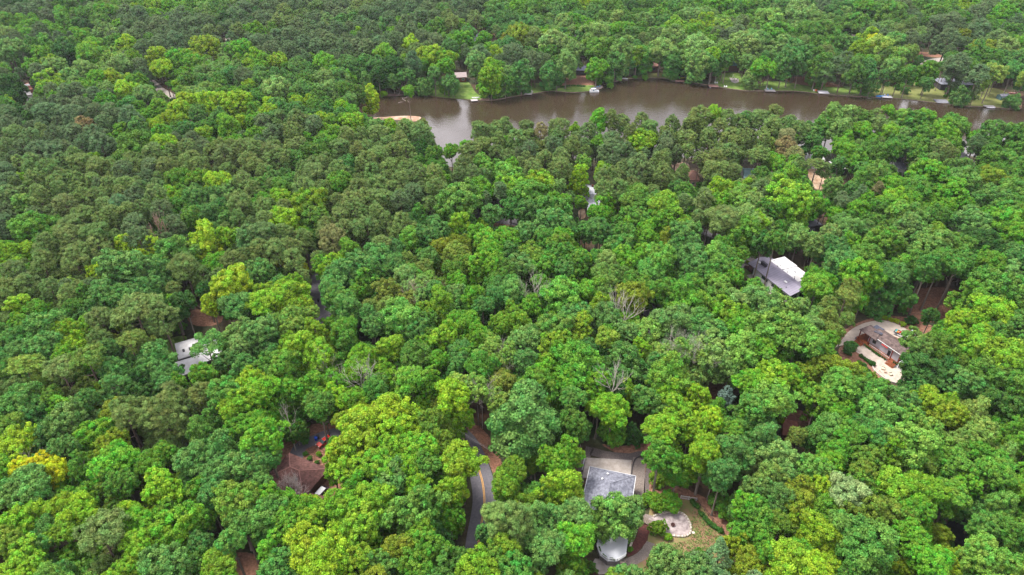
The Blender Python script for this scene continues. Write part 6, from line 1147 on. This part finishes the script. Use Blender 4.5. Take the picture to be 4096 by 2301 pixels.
def small_boat(px, py, L_, B, rz, c, label, z=.05, nm='boat', cover=None, land=False, cat='boat'):
    x, y = on_lake(px, py); q = thing(nm, label, cat, (x, y, z), rz, 'small boats along the shore'); hull_mesh(MB(), L_, B, .5).build('hull', M('hull_'+nm+label[:8], c, .4), q, smooth=True)
    m = MB(); m.box(-.2*L_, 0, .62, .25, B*.8, .06); m.box(.1*L_, 0, .64, .25, B*.8, .06); m.build('seats' if not cover else 'cover', M('cover_'+label[:8], cover or (.4, .4, .42), .6), q)
    return q
small_boat(1903, 398, 4.8, .95, .05, (.7, .7, .72), 'white upturned canoe lying on the small floating dock', .9, 'canoe', cat='canoe')
q = small_boat(3521, 389, 5.6, 2.1, -.1, (.05, .2, .5), 'blue-covered sailing dinghy moored left of the white dock', .05, 'sailing_boat', (.03, .25, .6)); m = MB(); hull_mesh(m, 5.0, 1.8, .35, .55); m.build('boat_cover', M('blue_tarp', (.02, .22, .6), .6), q, smooth=True); m = MB(); m.tube([(.8, 0, .6), (1.6, .2, 6.4)], [.05, .03], 6); m.build('mast', WHITEP, q)
small_boat(3963, 433, 5.0, 1.7, -.15, (.6, .57, .62), 'pale open boat moored at the low dock by the lawn point')
small_boat(2500, 317, 3.8, 1.4, -.4, (.6, .62, .64), 'pale rowing boat pulled up on the bank at the lake bend', .1, 'rowing_boat')
small_boat(2730, 314, 3.2, .8, .1, (.8, .65, .02), 'yellow kayak lying above the rusty-brown dock', .1, 'kayak', cat='kayak')
small_boat(1645, 386, 3.4, .7, .3, (.5, .45, .4), 'weathered skiff hull stuck at the inlet head', .1, 'skiff')
small_boat(2842, 349, 3.6, 1.3, 1.2, (.3, .32, .36), 'small grey dinghy on the left side of the railed dock', .05, 'dinghy')
small_boat(4052, 375, 5, 1.1, -.25, (.45, .2, .2), 'reddish canoe beside the garden shed', .1, 'canoe', cat='canoe')
for i, (px, py, l, a) in enumerate(((1598, 378, 4.2, 1.2), (1625, 392, 3, .3), (1618, 402, 2.4, 2.4), (1603, 411, 3.4, .2), (1612, 396, 2, 1.0), (1634, 407, 2.2, 1.9))):
    x, y = on_lake(px, py); q = thing('driftwood', ('leaning pale snag at the head of the inlet', 'pale driftwood log nearest the skiff', 'short driftwood piece left of the inlet centre', 'farthest-out driftwood log in the inlet', 'small driftwood fork below the leaning snag', 'right-hand driftwood stub in the inlet')[i], 'driftwood', (x, y, 0), a, 'driftwood in the inlet')
    m = MB(); m.tube([(-l/2, 0, 0), (0, .2, .25), (l/2, 0, .5 if i else 2.6)], [.14, .12, .05], 6); m.build('log', DEADB, q); m = MB(); m.tube([(0, .2, .25), (.5, 1.0, .7)], [.08, .03], 5); m.build('branch', DEADB, q)
# utility poles and wires ---------------------------------------------------
POLEM = M('pole_wood', (.3, .26, .26), .9, .2, 2); WIRE = M('wire', (.35, .33, .34), .6)
def pole(x, y, h, rz, label, double=False, lamp=False):
    q = thing('utility_pole', label, 'utility pole', (x, y, 0), rz, 'utility poles'); m = MB(); m.tube([(0, 0, 0), (0, 0, h)], [.17, .12], 9); m.build('pole', POLEM, q)
    def arm(z, a, w=2.5):
        m = MB()
        for s in (-.12, .12): m.box(-s*math.sin(a), s*math.cos(a), z, w, .1, .13, a)
        ar = m.build('crossarm', POLEM, q)
        for t in (-.46, -.2, .2, .46): m = MB(); px_, py_ = w*t*math.cos(a), w*t*math.sin(a); m.tube([(px_, py_, z+.05), (px_, py_, z+.32)], [.05, .035], 6); m.build('insulator', M('insulator', (.45, .4, .4), .4), ar)
    arm(h-.35, 0)
    if double: arm(h-1.0, 1.1, 2.2); m = MB(); m.tube([(.3, -.2, h-2.6), (.3, -.2, h-1.7)], .26, 9); m.build('transformer', M('transformer_grey', (.4, .4, .42), .5), q)
    if lamp: m = MB(); m.tube([(0, 0, h-1.5), (1.4, 0, h-1.2)], .04, 5); m.box(1.6, 0, h-1.2, .5, .22, .12); m.build('lamp_head', WHITEP, q)
    return (x, y, h)
x, y = W(2043, 1832, 10.5); A = pole(x, y, 10.8, -.06, 'weathered pole with crossed double arms right of the yellow-lined road', True)
x, y = W(1259, 1030, 10); B = pole(x, y, 10.5, .3, 'light-topped pole in the dark corridor above the side road', False, True)
x, y = W(160, 362, 9.5); C_ = pole(x, y, 10.5, .5, 'pale pole beside the brick-striped far house', False, True)
x, y = W(3665, 190, 9.5); pole(x, y, 10.5, .2, 'pale pole at the open lane in the far right woods', False, True)
x, y = W(337, 318, 9.5); E_ = pole(x, y, 10, .2, 'pole with a white lamp head in the upper left treetops', False, True)
def wire(p, q, sag, label):
    m = MB(); c = [tuple(p[k]+(q[k]-p[k])*t/14-(sag*4*(t/14)*(1-t/14) if k == 2 else 0) for k in range(3)) for t in range(15)]; m.tube(c, .016, 4); o = m.build('power_line', WIRE); tag(o, label, 'power line', 'power lines')
xl, yl = W(1790, 1690, 9.8)
wire((A[0]-1.1, A[1], 10.5), (xl-1, yl, 10.6), .5, 'upper power line running up-left from the crossed-arm pole over the road'); wire((A[0]-.3, A[1], 9.4), (xl, yl, 9.0), .5, 'lower power line running up-left from the crossed-arm pole over the road')
wire((A[0]+.2, A[1], 9.4), (A[0]+9, A[1]-8, 6), .4, 'short slack line running down-right from the crossed-arm pole')
wire((C_[0], C_[1], 9), (C_[0]-25, C_[1]-8, 8), .6, 'line running left from the pole by the brick-striped house'); wire((E_[0]+28, E_[1]+6, 10), (E_[0]+70, E_[1]+22, 10.4), .8, 'long line crossing the treetops near the upper left')
wire((B[0]+.2, B[1], 9.3), (B[0]-4, B[1]-22, 6.5), .4, 'slack line dropping from the light-topped pole')
xa, ya = W(3375, 1430, 4); xb, yb = W(3475, 1505, 4); wire((xa, ya, 4), (xb, yb, 4), .2, 'thin pale line crossing the garden bed by the porch house')
# road-side bits
x, y = W(1273, 1202, .5); q = thing('bin', 'dark bin at the corner of the side road', 'bin', (x, y, 0), .2); m = MB(); m.box(0, 0, .5, .7, .7, 1.0, 0, 1.1); m.build('body', DARKF, q, bevel=.04); m = MB(); m.box(0, 0, 1.04, .8, .8, .08); m.build('lid', DARKF, q)
x, y = W(3446, 592, 1) ; x, y = W(3955, 1012, 1.2); q = thing('tarpaulin_stack', 'pale blue tarpaulin-covered heap in the dark woods at the far right', 'covered heap', (x, y, 0), .3); m = MB(); m.box(0, 0, .9, 3, 2.4, 1.8, 0, .7); m.build('cover', M('pale_blue_tarp', (.4, .52, .65), .6), q, bevel=.2); m = MB(); m.box(0, 0, .1, 3.4, 2.8, .2); m.build('base', WOODG, q)
x, y = W(4012, 2150, .8); q = thing('blue_barrel', 'blue barrel in the shade at the lower right', 'barrel', (x, y, 0)); m = MB(); m.tube([(0, 0, 0), (0, 0, .45), (0, 0, .9)], [.42, .48, .42], 12); m.build('body', M('blue_plastic', (.02, .07, .3), .5), q); m = MB(); m.tube([(0, 0, .9), (0, 0, .95)], .4, 12); m.build('lid', DARKF, q)

# loose litter: fallen leaves, grass tufts and twigs on the open ground
def litter(name, poly, n, mat, size, hgt):
    w = [W(*p) for p in poly]; xs = [p[0] for p in w]; ys = [p[1] for p in w]; m = MB(); k = 0
    while k < n:
        x, y = rng.uniform(min(xs), max(xs)), rng.uniform(min(ys), max(ys))
        if not inpoly(x, y, w): continue
        k += 1; a = rng.uniform(0, 6.28); s = size*rng.uniform(.5, 1.6); c, d = math.cos(a)*s, math.sin(a)*s
        m.face([(x-c, y-d, .07), (x+d*.6, y-c*.6, .08+hgt*rng.random()), (x+c, y+d, .07), (x-d*.6, y+c*.6, .08+hgt*rng.random())])
    tag(m.build(name, mat), kind='stuff')
YP = [(2770, 2040), (2850, 2090), (2900, 2140), (2890, 2240), (2760, 2290), (2640, 2290), (2560, 2290), (2640, 2190), (2760, 2160)]
litter('leaf_litter', YP, 1500, M('fallen_leaves', (.2, .1, .06), .9, .4, 2), .16, .08); litter('grass_tufts', YP, 900, M('tuft_green', (.09, .16, .03), .9, .4, 2), .2, .22)
litter('leaf_litter', [(1230, 1790), (1330, 1770), (1330, 1880), (1270, 1870)], 500, M('fallen_leaves', (.2, .1, .06)), .16, .1)
litter('leaf_litter', [(1920, 1700), (2010, 1850), (2010, 1960), (1985, 1950), (1960, 1830), (1890, 1710)], 900, M('rusty_leaves', (.34, .16, .1), .9, .3, 2), .16, .1)
litter('leaf_litter', [(3640, 1160), (3850, 1150), (3850, 1260), (3700, 1290), (3610, 1230)], 900, M('rusty_leaves', (.34, .16, .1)), .2, .15)
litter('leaf_litter', [(3365, 1400), (3430, 1395), (3520, 1480), (3560, 1540), (3480, 1530), (3380, 1450)], 500, M('rusty_leaves', (.34, .16, .1)), .16, .1)
# ------------------------------------------------------------------ the air over the lake and woods
hz = MB(); hz.box(0, 600, 74, 3000, 1700, 154)
hm = bpy.data.materials.new('haze'); hm.use_nodes = True; t = hm.node_tree; t.nodes.clear(); o_ = t.nodes.new('ShaderNodeOutputMaterial'); pv = t.nodes.new('ShaderNodeVolumePrincipled')
pv.inputs['Color'].default_value = (.82, .88, .96, 1); pv.inputs['Density'].default_value = 0.00005; pv.inputs['Anisotropy'].default_value = .2; t.links.new(pv.outputs[0], o_.inputs['Volume'])
tag(hz.build('haze', hm), kind='stuff'); scene.cycles.volume_bounces = 0
